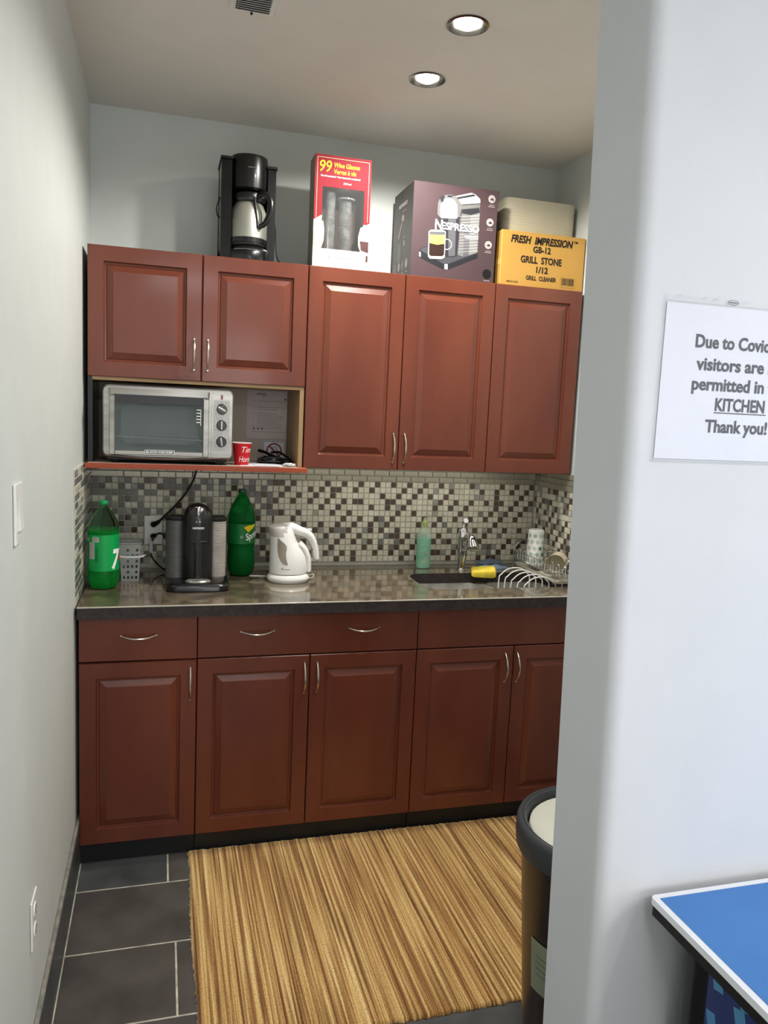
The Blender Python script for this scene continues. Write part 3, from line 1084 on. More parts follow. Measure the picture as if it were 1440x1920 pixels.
P.poly(rrect(.140, .243, .034, .050, .003, 3), M['whiteink'], 1)
P.poly(rrect(.1415, .2415, .0355, .0485, .0025, 3), M['bezel'], 2)
P.text('BLACK+DECKER', .1915, .0385, .0075, M['whiteink'], width=.092, bold=.02, align='c', layer=3)
for k, sz in enumerate((.016, .014, .017, .015, .016)):
    P.rect(.318, .318+sz, .196-k*.011, .199-k*.011, M['whiteink'])
    P.rect(.332, .334, .186-k*.011, .2-k*.011, M['whiteink'])
P.done('badge', d)
bm = NB(); prism(bm, rrect(.372, OW-.006, .028, OH-.008, .012, 5), -.0075, -.002, 'y')
cp = obj('control_panel', bm, M['steel'], t)
bm = NB(); prism(bm, rrect(.3775, OW-.0125, .052, .236, .006, 4), -.0085, -.0074, 'y')
obj('dial_plate', bm, mat('dial_plate_steel', (176, 175, 170), .4, .8, col2=(168, 167, 162)), cp)
for k, z in enumerate((.204, .146, .087)):
    bm = NB(); lathe(bm, [(.021, -.0085), (.021, -.0095), (.0185, -.0105), (.0175, -.021), (.016, -.0225), (.0005, -.0225)], 28, (.407, 0, z), 'y', cap0=False, cap1=False)
    kb = obj('knob', bm, M['black'], t, smooth=True)
    bm = NB(); lathe(bm, [(.0212, -.009), (.0212, -.0105), (.0190, -.011)], 28, (.407, 0, z), 'y', cap0=False, cap1=False)
    obj('knob_ring', bm, M['chrome'], kb, smooth=True)
    a = (.5, PI/2, PI/2-.15)[k]
    bm = NB(); box(bm, -.0035, .0035, -.0265, -.0225, -.016, .016, .001, 1)
    bmesh.ops.rotate(bm, verts=bm.verts[:], cent=(0, 0, 0), matrix=Matrix.Rotation(a-PI/2, 3, 'Y'))
    bmesh.ops.translate(bm, verts=bm.verts[:], vec=(.407, 0, z))
    obj('pointer', bm, M['steel'], kb)
P = Print(face_front(-.0086))
for z in (.204, .146, .087):
    for k in range(9):
        a = -.7+k*(PI+1.4)/8
        P.rect(.407+.0262*math.cos(a)-.0011, .407+.0262*math.cos(a)+.0011, z+.0262*math.sin(a)-.0011, z+.0262*math.sin(a)+.0011, M['ink'])
for z, s in ((.2325, 'TEMP'), (.1745, 'MODE'), (.1155, 'TIME')):
    pass
P.done('dial_marks', cp)
bm = NB(); prism(bm, rrect(.4035, .4105, .238, .256, .0033, 4), -.010, -.0074, 'y')
obj('indicator', bm, mat('red_indicator', (120, 30, 24), .2, col2=(110, 26, 20)), cp)
bm = NB(); box(bm, .012, OW-.020, .004, .27, .010, .024, .002, 1)
obj('base_plate', bm, M['blackmatt'], t)
for x in (.04, .40):
    for y in (.03, .25):
        bm = NB(); lathe(bm, [(.014, 0), (.016, .011)], 14, (x, y, 0)); obj('foot', bm, M['black'], t)
bm = NB(); tube(bm, [(.010, -.0015, .028), (.2, -.008, .018), (.44, -.0015, .028)], .004, 8, smooth=6)
obj('crumb_tray_lip', bm, M['steel'], t, smooth=True)

# ------------------------------------------------------------------ things in the niche
t = thing('paper_cup', 'red takeaway paper cup with white script lettering beside the toaster oven', 'cup', (.556, -.29, ZB+.0026))
rc = lambda v: .0255+.0095*v/.083
bm = NB(); lathe(bm, [(.024, .003), (.0255, 0), (rc(.083), .083), (rc(.083)-.0012, .083), (.025, .004)], 36, cap0=True, cap1=True)
obj('cup_body', bm, M['red'], t, smooth=True)
bm = NB()
tube(bm, [(.0352*math.cos(2*PI*k/32), .0352*math.sin(2*PI*k/32), .083) for k in range(32)], .0013, 6, closed=True)
obj('rolled_rim', bm, M['whiteink'], t, smooth=True)
P = Print(face_cyl(.031, 0, 0, lambda v: rc(v)+.0003), .003)
P.text('Tim', -.003, .048, .022, M['whiteink'], width=.040, bold=-.004, shear=.25, layer=1)
P.text('Hortons', -.014, .013, .021, M['whiteink'], width=.078, bold=-.004, shear=.25, layer=1)
P.done('lettering', t)

t = thing('instruction_sheet', 'grey printed instruction sheet taped to the back of the niche', 'sheet', (0, 0, 0))
bm = NB(); box(bm, .600, .7625, -.0215, -.0205, 1.45, 1.6445); obj('sheet', bm, M['greypaper'], t)
P = Print(face_front(-.0216))
P.text('NESPRESSO', .637, 1.6275, .006, M['inkblack'], width=.040, bold=.02)
M['faintink'] = mat('faint_ink', (122, 114, 114), .7, col2=(118, 110, 110))
P.rect(.660, .678, 1.6215, 1.6235, M['faintink'])
rr = random.Random(2)
for k in range(14):
    z = 1.602-k*.0085
    if k in (1, 2, 5): continue
    P.rect(.640, .640+rr.uniform(.08, .115), z, z+.0013, M['faintink'])
    if k % 3 == 0: P.rect(.626, .629, z-.001, z+.004, M['faintink'])
for k in range(3):
    P.disc(.628+k*.017, 1.490, .003, M['ink'], ry=.0045)
P.rect(.619, .76, 1.476, 1.4773, M['faintink'])
P.disc(.7555, 1.612, .0036, M['inkblack'])
P.done('printing', t)

t = thing('no_smoking_sign', 'small white no-smoking sign with red ring behind the black utensils', 'sign', (0, 0, 0))
bm = NB(); box(bm, .667, .760, -.0245, -.0232, ZB+.003, 1.441); obj('plate', bm, M['paper'], t)
P = Print(face_front(-.0246))
for a in ((.6695, .7575, 1.4368, 1.4385), (.6695, .7575, 1.362, 1.3637), (.6695, .6712, 1.362, 1.4385), (.7558, .7575, 1.362, 1.4385)):
    P.rect(*a, M['inkblack'])
M['signred'] = mat('sign_red', (130, 34, 36), .5, col2=(122, 30, 32))
P.ring(.7135, 1.400, .0265, .0325, M['signred'], 2)
P.line((.694, 1.4195), (.733, 1.3805), .0065, M['signred'], 4)
P.rect(.700, .727, 1.394, 1.399, M['inkblack'], 3)
P.ring(.712, 1.411, .004, .0055, M['inkblack'], 3, a0=.3, a1=4.5)
P.ring(.720, 1.413, .004, .0055, M['inkblack'], 3, a0=-2, a1=2.4)
P.line((.722, 1.409), (.729, 1.400), .0016, M['inkblack'], 3)
P.line((.729, 1.401), (.742, 1.397), .0016, M['inkblack'], 3)
P.done('printing', t)

t = thing('paper_napkin', 'white paper napkin lying on the niche shelf under the red cup', 'paper', (.63, -.25, ZB+.0026))
bm = NB(); prism(bm, [(-.085, -.09), (.07, -.105), (.085, .03), (-.06, .06)], 0, .0012)
obj('folded_sheet', bm, M['paper'], t)
bm = NB(); prism(bm, [(-.03, -.10), (.06, -.110), (.075, .02), (-.02, .04)], .0013, .0022)
obj('folded_sheet', bm, M['paper'], t)

def utensil(label, pts, rad, flat=.5):
    bm = NB(); tube(bm, pts, rad, 10, smooth=4, flat=flat)
    return tag(obj('utensil', bm, M['black'], loc=(0, 0, 0), smooth=True), label, 'utensil', 'black plastic utensils in the niche')
zz = ZB+.0049
utensil('uppermost black plastic utensil leaning left across the sign', [(.640, -.10, zz+.044), (.66, -.13, zz+.040), (.70, -.19, zz+.024), (.745, -.24, zz+.010)], [.006, .0065, .006, .008])
utensil('black utensil with arched handle reaching down to the right', [(.690, -.12, zz+.038), (.715, -.16, zz+.042), (.745, -.22, zz+.022), (.757, -.265, zz+.005)], [.004, .005, .0045, .005])
t = thing('charger', 'black tangled charger and cable lump lying at the niche corner', 'charger', (.685, -.16, zz-.0023))
bm = NB(); box(bm, -.055, .045, -.03, .03, 0, .022, .008, 3); obj('adapter', bm, M['black'], t, smooth=True)
bm = NB()
pts = []
for k in range(60):
    a = k*.62
    pts.append((.012*math.sin(a*.37)+.040*math.cos(a), -.045+.020*math.sin(a), .006+.0004*k+.003*math.sin(a*1.7)))
tube(bm, pts, .0028, 6)
obj('cable', bm, M['black'], t, smooth=True)
t = thing('foil_scrap', 'crumpled white foil wrapper on the shelf edge', 'wrapper', (.745, -.325, ZB+.0026))
bm = NB()
bmesh.ops.create_icosphere(bm, subdivisions=3, radius=1)
rr = random.Random(5)
for v in bm.verts:
    k = 1+rr.uniform(-.22, .22)
    v.co = Vector((v.co.x*.024*k, v.co.y*.013*k, v.co.z*.0062*k+.0076))
bmesh.ops.translate(bm, verts=bm.verts[:], vec=(-.012, 0, 0))
obj('wrapper', bm, mat('crumpled_foil', (225, 222, 222), .3, .4, col2=(190, 188, 188)), t)

# ------------------------------------------------------------------ on top of the wall cabinets
ZTOP = ZT_+.0008
# coffee maker
t = thing('coffee_maker', 'black drip coffee maker with steel carafe on top of the wall cabinet', 'coffee maker', (.568, -.165, ZTOP))
M['carafe'] = mat('carafe_steel', (176, 176, 166), .38, .75, col2=(160, 160, 150), nscale=4)
bm = NB()
prism(bm, [(-.1, -.05), (-.062, -.06), (-.062, .1), (-.1, .1)], 0, .365)
prism(bm, [(.07, -.05), (.1, -.05), (.1, .1), (.066, .1)], 0, .350)
box(bm, -.1, .1, .055, .11, 0, .365, .004, 2)
obj('tower', bm, M['black'], t)
bm = NB(); box(bm, -.104, -.060, -.066, .1, .362, .372, .003, 2); obj('tower_cap', bm, M['blackmatt'], t)
bm = NB(); box(bm, .062, .105, -.058, .1, .346, .356, .003, 2); obj('tower_cap', bm, M['blackmatt'], t)
bm = NB(); lathe(bm, [(.058, .262), (.0665, .268), (.0685, .30), (.0685, .372), (.066, .384), (.05, .388), (.0005, .389)], 44, (.004, -.018, 0), cap1=False)
bk = obj('filter_basket', bm, M['black'], t, smooth=True)
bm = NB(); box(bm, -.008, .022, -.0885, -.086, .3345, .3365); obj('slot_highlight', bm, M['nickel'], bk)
bm = NB(); lathe(bm, [(.064, .066), (.0705, .070), (.0715, .085), (.0715, .150), (.066, .188), (.055, .213), (.046, .226)], 44, (.004, -.022, 0))
cf = obj('carafe', bm, M['carafe'], t, smooth=True)
bm = NB(); lathe(bm, [(.0715, .070), (.0735, .072), (.0735, .088), (.0718, .090)], 44, (.004, -.022, 0), cap0=False, cap1=False); obj('carafe_band', bm, M['black'], cf, smooth=True)
bm = NB(); lathe(bm, [(.046, .222), (.060, .222), (.064, .232), (.060, .250), (.045, .259), (.0005, .261)], 40, (.006, -.02, 0), cap1=False); obj('carafe_lid', bm, M['black'], cf, smooth=True)
bm = NB()
tube(bm, [(.030, -.072, .240), (.056, -.098, .242), (.073, -.108, .215), (.072, -.108, .175), (.056, -.102, .140), (.036, -.090, .128)], [.011, .012, .012, .012, .0105, .009], 12, smooth=5, flat=.75)
tube(bm, [(.018, -.078, .236), (.024, -.087, .19), (.032, -.091, .128)], [.007, .006, .006], 10, smooth=4, flat=.6)
obj('carafe_handle', bm, M['black'], cf, smooth=True)
bm = NB(); lathe(bm, [(.078, 0), (.080, .004), (.080, .040), (.074, .052), (.070, .056), (.060, .062), (.0005, .064)], 44, (.006, -.02, 0), cap1=False)
box(bm, -.1, .1, -.03, .11, 0, .05, .004, 2)
bs = obj('base', bm, M['black'], t, smooth=True)
bm = NB()
tube(bm, [(.006+.081*math.cos(a), -.02+.081*math.sin(a), .044) for a in [math.radians(-135+9*k) for k in range(12)]], .0013, 6)
obj('chrome_line', bm, M['nickel'], bs, smooth=True)
bm = NB(); tube(bm, [(.098, .02, .20), (.106, -.01, .15), (.108, -.02, .09), (.112, -.03, .04), (.130, -.05, .006)], .0028, 6, smooth=5)
tube(bm, [(-.100, .0, .24), (-.113, -.012, .20), (-.110, -.015, .17), (-.100, -.005, .165)], .0022, 6, smooth=5)
obj('cord', bm, M['blackmatt'], t, smooth=True)

# wine glass box
t = thing('wine_glass_box', 'tall red and white printed carton with a window showing clear cups', 'box', (.801, -.285, ZTOP))
BW, BH, BD = .214, .405, .10
M['maroon'] = mat('maroon_card', (128, 24, 38), .65, col2=(118, 20, 33), spec=.25)
M['boxwhite'] = mat('white_card', (236, 233, 224), .5, col2=(230, 227, 218))
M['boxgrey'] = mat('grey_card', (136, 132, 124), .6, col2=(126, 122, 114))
M['yellow'] = mat('yellow_ink', (236, 206, 40), .6, col2=(230, 198, 34), spec=.25)
M['cream'] = mat('cream_ink', (222, 190, 140), .5, col2=(216, 184, 134))
M['brownin'] = mat('inner_card', (86, 74, 66), .7, col2=(76, 64, 56))
bm = NB()
wx0, wx1, wz0, wz1 = .030, .190, .070, .292
win = rrect(wx0, wx1, wz0, wz1, .008, 3)
def wall_faces():
    A = [bm.verts.new(p) for p in ((0, 0, 0), (BW, 0, 0), (BW, 0, BH), (0, 0, BH))]
    B = [bm.verts.new(p) for p in ((0, BD, 0), (BW, BD, 0), (BW, BD, BH), (0, BD, BH))]
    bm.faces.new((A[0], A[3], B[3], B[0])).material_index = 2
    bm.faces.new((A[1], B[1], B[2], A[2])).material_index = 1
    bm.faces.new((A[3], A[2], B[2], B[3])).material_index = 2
    bm.faces.new((A[0], B[0], B[1], A[1])).material_index = 1
    bm.faces.new((B[0], B[3], B[2], B[1])).material_index = 1
wall_faces()
def FR(x0, x1, z0, z1, mi):
    vs = [bm.verts.new(p) for p in ((x0, 0, z0), (x1, 0, z0), (x1, 0, z1), (x0, 0, z1))]
    bm.faces.new(vs).material_index = mi
for (a, b, c_, d_, k) in ((0, BW, wz1, BH, 0), (0, wx0, .17, wz1, 0), (wx1, BW, .17, wz1, 0), (0, wx0, wz0, .17, 1), (wx1, BW, wz0, .17, 1), (0, BW, 0, wz0, 1)):
    FR(a, b, c_, d_, k)
# window recess
for q in (((wx0, wz0), (wx1, wz0)), ((wx1, wz0), (wx1, wz1)), ((wx1, wz1), (wx0, wz1)), ((wx0, wz1), (wx0, wz0))):
    (a, b), (c_, d_) = q
    vs = [bm.verts.new(p) for p in ((a, 0, b), (c_, 0, d_), (c_, .09, d_), (a, .09, b))]
    bm.faces.new(vs).material_index = 3
vs = [bm.verts.new(p) for p in ((wx0, .09, wz0), (wx1, .09, wz0), (wx1, .09, wz1), (wx0, .09, wz1))]
bm.faces.new(vs).material_index = 3
me = bpy.data.meshes.new('carton'); bm.to_mesh(me); bm.free()
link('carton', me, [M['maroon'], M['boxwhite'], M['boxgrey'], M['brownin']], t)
bm = NB()
bm.faces.new([bm.verts.new((p[0], .0008, p[1])) for p in [(wx0, wz0), (wx1, wz0), (wx1, wz1), (wx0, wz1)]])
obj('window_film', bm, mat('window_film', (225, 228, 228), .08, alpha=.05, spec=1), t)
M['clearcup'] = mat('clear_plastic_cups', (150, 154, 154), .12, col2=(84, 88, 90), nscale=30, alpha=.45, spec=1)
for (cx_, z1_, r_, tl) in ((.070, .285, .019, 0), (.128, .262, .024, 1)):
    bm = NB()
    prof = []
    z = wz0+.002
    while z < z1_-.014:
        prof += [(r_*.93, z), (r_, z+.004), (r_*1.02, z+.0055)]
        z += .0075
    prof += [(r_*1.02, z), (r_*(1.55 if tl else 1.1), z+.006), (r_*1.5 if tl else r_, z+.012)]
    lathe(bm, prof, 20, (cx_, .040, 0))
    obj('cup_stack', bm, M['clearcup'], t, smooth=True, angle=20)
P = Print(face_front(-.0001))
for a in ((.008, BW-.008, BH-.011, BH-.0095), (.008, .0093, .175, BH-.0095), (BW-.0093, BW-.008, .18, BH-.0095)):
    P.rect(*a, M['cream'])
P.text('99', .017, .345, .040, M['yellow'], width=.045, shear=.15, bold=.005)
P.text('Wine Glasses', .071, .364, .0165, M['yellow'], width=.098, shear=.1, bold=.01)
P.text('Verres \u00e0 vin', .071, .341, .0165, M['yellow'], width=.084, shear=.1, bold=.01)
P.text('For all occasions! \u2022 Pour toutes les occasions!', .022, .327, .0065, M['whiteink'], width=.150, shear=.2, bold=.01)
P.text('210 ml', .108, .306, .007, M['whiteink'], width=.030, shear=.2)
P.poly([(0, .17), (.030, .19), (.030, .165), (0, .165)], M['boxwhite'], 1)
M['winepale'] = mat('pale_wine_ink', (232, 226, 156), .5, col2=(226, 220, 148))
M['winered'] = mat('red_wine_ink', (74, 30, 28), .5, col2=(66, 26, 24))
M['glassink'] = mat('glass_outline_ink', (198, 196, 192), .5, col2=(190, 188, 184))
P.poly([(.001, .172), (.036, .168), (.041, .14), (.040, .10), (.032, .073), (.001, .070)], M['boxwhite'], 2)
P.poly([(.001, .123), (.039, .126), (.038, .10), (.031, .076), (.001, .074)], M['winepale'], 3)
P.poly([(.001, .121), (.039, .124), (.039, .127), (.001, .124)], M['glassink'], 4)
P.poly([(BW-.001, .175), (BW-.034, .158), (BW-.042, .125), (BW-.040, .09), (BW-.030, .066), (BW-.001, .064)], M['boxwhite'], 2)
P.poly([(BW-.001, .176), (BW-.030, .160), (BW-.037, .130), (BW-.001, .130)], M['glassink'], 3)
P.poly([(BW-.001, .109), (BW-.036, .110), (BW-.030, .075), (BW-.001, .068)], M['winered'], 3)
P.rect(BW-.010, BW-.002, .035, .058, M['winered'], 3)
P.text('ALLENZIA KING', .058, .036, .0085, M['ink'], width=.095, bold=-.005)
P.ring(.105, .040, .012, .0128, M['glassink'])
P.done('printing', t)

# espresso machine carton
t = thing('espresso_machine_box', 'large purple-brown carton with a picture of an espresso machine', 'box', (1.180, -.300, ZTOP))
BW, BH, BD = .348, .352, .255
M['plum'] = mat('plum_card', (80, 62, 66), .5, col2=(72, 55, 59), nscale=3, spec=.35)
M['darkcard'] = mat('charcoal_card', (72, 68, 66), .45, col2=(64, 60, 58), nscale=3)
bm = NB(); box(bm, 0, BW, 0, BD, 0, BH, .001, 1)
for f in bm.faces:
    if f.calc_center_median().x < .001: f.material_index = 1
obj('carton', bm, [M['plum'], M['darkcard']], t)
pc = {k: mat('print_'+k, c, .45, col2=c) for k, c in dict(chrome=(196, 196, 192), mid=(112, 112, 110), dark=(46, 46, 52), steel=(92, 92, 98), base=(34, 34, 40), baselt=(70, 70, 76),
      tank=(120, 120, 120), tankl=(140, 140, 138), foam=(226, 194, 96), coffee=(44, 24, 18), gl=(176, 176, 174), icon=(176, 160, 158), black=(12, 12, 14)).items()}
P = Print(face_front(-.0003))
# picture in zoomed-crop units mapped onto the front panel
def q(X, Y):
    x = 760+X/8; y = 340+Y/8
    u_ = (x-769-(y-515)*-.020)/ (160+(y-515)*-.006) * BW
    top = 337+(x-776)*16/158; bot = 515+(x-769)*12/158
    return (u_, (bot-y)/(bot-top)*BH)
def qp(pts, m, layer): P.poly([q(*p) for p in pts], pc[m], layer)
qp([(200, 1000), (330, 950), (600, 930), (1090, 1030), (1090, 1115), (640, 1300), (560, 1295), (215, 1130), (200, 1070)], 'base', 1)
qp([(205, 1010), (330, 955), (620, 940), (1085, 1040), (640, 1215), (570, 1215)], 'baselt', 2)
qp([(585, 1218), (635, 1218), (635, 1300), (585, 1292)], 'chrome', 3)
qp([(200, 1035), (225, 1050), (225, 1120), (200, 1105)], 'chrome', 3)
qp([(820, 460), (1105, 430), (1080, 1040), (1000, 1060), (860, 1100), (780, 1070)], 'tank', 3)
qp([(960, 480), (1100, 450), (1078, 1030), (955, 1075)], 'tankl', 4)
for k in range(26):
    Y = 500+k*22
    qp([(790, Y), (1095, Y-25), (1095, Y-19), (790, Y+6)], 'mid' if k % 2 else 'gl', 5)
qp([(865, 620), (960, 620), (950, 1090), (865, 1095)], 'steel', 4)
qp([(490, 500), (800, 500), (770, 1090), (700, 1110), (600, 1110), (500, 1000)], 'dark', 4)
qp([(620, 520), (740, 520), (740, 1090), (640, 1100)], 'steel', 5)
qp([(700, 200), (960, 140), (1020, 160), (1100, 230), (1105, 300), (820, 330), (760, 230)], 'chrome', 4)
qp([(730, 215), (1000, 160), (1030, 185), (760, 240)], 'dark', 5)
qp([(800, 320), (1105, 290), (1100, 440), (960, 470), (830, 460)], 'mid', 4)
qp([(820, 390), (1090, 360), (1100, 430), (960, 470), (830, 450)], 'dark', 5)
qp([(455, 470), (460, 300), (490, 230), (560, 185), (660, 175), (730, 205), (790, 280), (815, 380), (800, 500), (770, 510), (480, 510)], 'mid', 6)
qp([(495, 470), (500, 330), (540, 250), (620, 220), (700, 250), (750, 330), (755, 500), (520, 505)], 'chrome', 7)
qp([(495, 500), (760, 500), (755, 530), (510, 530)], 'gl', 7)
qp([(480, 220), (560, 190), (540, 280), (510, 300)], 'dark', 8)
qp([(600, 190), (690, 185), (660, 215), (600, 215)], 'dark', 8)
qp([(330, 730), (370, 705), (550, 705), (590, 730), (585, 1120), (540, 1145), (360, 1145), (330, 1110)], 'gl', 8)
qp([(345, 735), (575, 735), (573, 800), (345, 800)], 'steel', 9)
qp([(345, 780), (575, 780), (573, 915), (460, 930), (345, 905)], 'foam', 10)
qp([(345, 905), (460, 930), (573, 915), (570, 1080), (540, 1100), (370, 1100), (345, 1075)], 'coffee', 10)
uv = q(610, 920)
P.ring(uv[0], uv[1], .0175, .021, pc['gl'], 8, a0=-1.9, a1=1.9)
a = q(425, 672); b_ = q(1095, 742)
P.text('N', *q(420, 690), .036, M['whiteink'], width=.030, bold=.03, layer=12, rot=-.02)
P.text('ESPRESSO', *q(520, 690), .026, M['whiteink'], width=q(1095, 740)[0]-q(520, 690)[0], bold=.025, layer=12)
P.text('VERTUO', *q(868, 826), .013, M['whiteink'], width=q(1085, 826)[0]-q(868, 826)[0], bold=.01, layer=12)
for (X, Y) in ((1282, 225), (1265, 575), (1250, 915)):
    c_ = q(X, Y)
    P.ring(c_[0], c_[1], .0125, .0150, pc['gl'], 3)
    P.disc(c_[0], c_[1], .0125, pc['icon'], 2)
    P.poly([(c_[0]-.008, c_[1]-.004), (c_[0]+.009, c_[1]-.006), (c_[0]+.004, c_[1]+.004), (c_[0]-.003, c_[1]+.001)], pc['dark'], 4)
    for k in range(2):
        P.rect(c_[0]-.014+.004*(1-k), c_[0]+.014-.002*(1-k), c_[1]-.0245-k*.006, c_[1]-.0225-k*.006, pc['icon'], 3)
c_ = q(1242, 1355); P.disc(c_[0], c_[1], .0185, pc['black'], 3)
P.rect(c_[0]-.013, c_[0]+.013, .006, .0085, pc['icon'], 3)
P.done('front_printing', t)
P = Print(lambda u_, v, l: (-.0003-l, BD-u_, v))
P.text('NESPRESSO', .07, .285, .014, M['whiteink'], width=.11, bold=.01)
P.text('VERTUO', .12, .262, .008, pc['icon'], width=.05)
P.line((.075, .17), (.125, .23), .012, pc['icon'])
P.disc(.128, .238, .016, pc['icon'])
P.rect(.07, .12, .075, .15, pc['steel'])
P.rect(.15, .165, .13, .15, pc['icon']); P.rect(.15, .165, .16, .166, pc['icon'])
for k in range(4):
    P.disc(.05+k*.05, .055, .015, pc['icon'] if k % 2 else pc['mid'], ry=.018)
    P.rect(.04+k*.05, .065+k*.05, .022, .026, pc['icon'])
P.done('side_printing', t)

# grill stone carton
t = thing('grill_stone_box', 'mustard yellow cardboard carton with bold black print under the plates', 'box', (1.553, -.300, ZTOP))
BW, BH, BD = .371, .212, .27
M['mustard'] = mat('mustard_card', (192, 148, 72), .55, col2=(182, 138, 64), nscale=4, bump=.03, bscale=40)
bm = NB(); box(bm, 0, BW, 0, BD, 0, BH, .0015, 1)
obj('carton', bm, M['mustard'], t)
bm = NB(); box(bm, .0, .004, -.0006, 0, .005, BH-.004); box(bm, -.0006, 0, 0, .05, .08, .10)
obj('tape', bm, mat('clear_tape', (214, 176, 96), .25, col2=(206, 168, 88)), t)
P = Print(face_front(-.0007))
P.text('FRESH  IMPRESSION', .040, .168, .0275, M['inkblack'], width=.275, bold=.035, shear=.22)
P.text('TM', .318, .187, .009, M['inkblack'], width=.018, bold=.02)
P.text('GB-12', .178, .136, .0235, M['inkblack'], width=.078, bold=.03, align='c')
P.text('GRILL  STONE', .178, .094, .0255, M['inkblack'], width=.182, bold=.03, align='c')
P.text('1/12', .184, .058, .0235, M['inkblack'], width=.052, bold=.03, align='c')
P.text('GRILL  CLEANER', .182, .028, .0165, M['inkblack'], width=.135, bold=.025, align='c')
P.text('MADE IN CHINA', .032, .012, .007, M['inkblack'], width=.050, bold=.01)
M['barbg'] = mat('barcode_ground', (176, 136, 66), .5, col2=(170, 130, 60))
P.rect(.268, .336, .010, .052, M['barbg'])
x = .274
rr = random.Random(9)
while x < .328:
    w_ = rr.choice((.0009, .0016, .0024)); P.rect(x, x+w_, .019, .047, M['inkblack'], 2); x += w_+rr.choice((.001, .002))
P.done('printing', t)

# stack of foam plates on that carton
M['foam'] = mat('pale_foam', (226, 221, 200), .6, col2=(222, 217, 196))
NPL = 34
pz = ZTOP+BH+.0005
bm = NB()
rings = []
for i, (ins, z) in enumerate(((.022, 0), (.008, .004), (.0, .0075), (.0, .0090), (.004, .0090), (.012, .0055), (.026, .002))):
    rings.append([(p[0], p[1], z) for p in rrect(-.158+ins, .158-ins, -.10+ins, .10-ins, .03, 5)])
loft(bm, rings)
bmesh.ops.recalc_face_normals(bm, faces=bm.faces[:])
pm = bpy.data.meshes.new('foam_plate'); bm.to_mesh(pm); bm.free(); pm.materials.append(M['foam'])
rr = random.Random(4)
for k in range(NPL):
    o = bpy.data.objects.new('foam_plate', pm); C.objects.link(o)
    o.location = (1.758+rr.uniform(-.0015, .0015), -.125+rr.uniform(-.0015, .0015), pz+k*.00415)
    lab = 'pale foam plate in the tall stack on the mustard carton'
    if k == NPL-1: lab = 'topmost pale foam plate of the stack on the mustard carton'
    tag(o, lab, 'plate', 'stack of foam plates on the carton')

# ------------------------------------------------------------------ on the counter
ZK = .9105
# --- bottles
def bottle(name, label, loc, prof, mshell, cap, liquid=None, rot=0):
    t = thing(name, label, 'bottle', loc, rot)
    H = prof[-1][1]
    def petal(r, h, a):
        if h < .05:
            k = (1-h/.05)
            return r*(1-.13*k*(1-abs(math.cos(2.5*a))**.6))
        return r
    bm = NB(); lathe(bm, prof, 50, fn=petal)
    obj('shell', bm, mshell, t, smooth=True, angle=50)
    if liquid:
        ml, top = liquid
        pr_ = [(r*.955, max(h, .004)) for r, h in prof if h < top-.004]
        rl = [r for r, h in prof if h < top][-1]
        pr_.append((rl*.955, top))
        bm = NB(); lathe(bm, pr_, 50, fn=petal)
        obj('liquid', bm, ml, t, smooth=True, angle=50)
    mc, ch = cap
    bm = NB(); lathe(bm, [(.0155, H-ch), (.016, H-ch+.002), (.0152, H-.002), (.014, H+.001), (.0005, H+.001)], 24, cap1=False, fn=lambda r, h, a: r*(1+.012*math.cos(24*a)))
    obj('cap', bm, mc, t, smooth=True)
    return t
M['pet_clear'] = mat('pale_green_bottle', (190, 236, 200), .04, trans=1, ior=1.12, col2=(186, 232, 196))
M['pet_green'] = mat('dark_green_bottle', (44, 168, 84), .06, trans=.8, ior=1.12, col2=(38, 156, 76))
M['liq_green'] = mat('green_liquid', (60, 220, 112), .03, trans=.7, ior=1.15, col2=(54, 210, 104))
M['liq_dark'] = mat('green_tinted_liquid', (30, 134, 66), .05, trans=.75, ior=1.2, col2=(26, 124, 60))
M['capgreen'] = mat('green_cap', (22, 150, 92), .35, col2=(18, 140, 84))
M['capdark'] = mat('dark_green_cap', (10, 74, 44), .35, col2=(8, 66, 38))
M['labgreen'] = mat('bright_green_label', (0, 160, 78), .4, col2=(0, 152, 72))
prof = [(.016, .006), (.032, .001), (.044, .004), (.051, .02), (.0545, .045), (.0545, .062), (.053, .066), (.053, .2), (.0545, .205), (.0535, .222), (.048, .243), (.038, .262), (.025, .280), (.016, .290), (.0135, .296), (.0135, .300), (.017, .301), (.017, .303), (.0125, .304), (.0125, .313)]
t = bottle('soda_bottle', 'large clear green soda bottle with bright green label, at the left wall', (.071, -.355, ZK), prof, M['pet_clear'], (M['capgreen'], .014), (M['liq_green'], .212))
bm = NB(); lathe(bm, [(.0537, .068), (.0537, .197)], 48, cap0=False, cap1=False); lb = obj('label', bm, M['labgreen'], t, smooth=True)
P = Print(face_cyl(.0538), .004)
P.text('7', .032, .078, .066, M['whiteink'], width=.042, bold=.035, shear=.2)
P.disc(.078, .112, .012, M['red'], 3, ry=.012)
P.text('UP', .082, .088, .030, M['whiteink'], width=.035, bold=.03, shear=.2, layer=4)
P.rect(-.052, -.028, .112, .170, M['greypaper'], n=4)
for k in range(11):
    P.rect(-.050, -.030, .116+k*.005, .1172+k*.005, M['ink'], 2, n=3)
P.rect(-.036, -.012, .172, .190, M['greypaper'], n=3)
for k in range(4): P.rect(-.034, -.014, .175+k*.004, .1762+k*.004, M['ink'], 2, n=3)
P.text('7UP', -.072, .172, .014, M['whiteink'], width=.020, bold=.02)
for k in range(3): P.rect(-.025+k*.004, -.0235+k*.004, .10, .155, M['capdark'], 2)
P.done('label_print', lb)
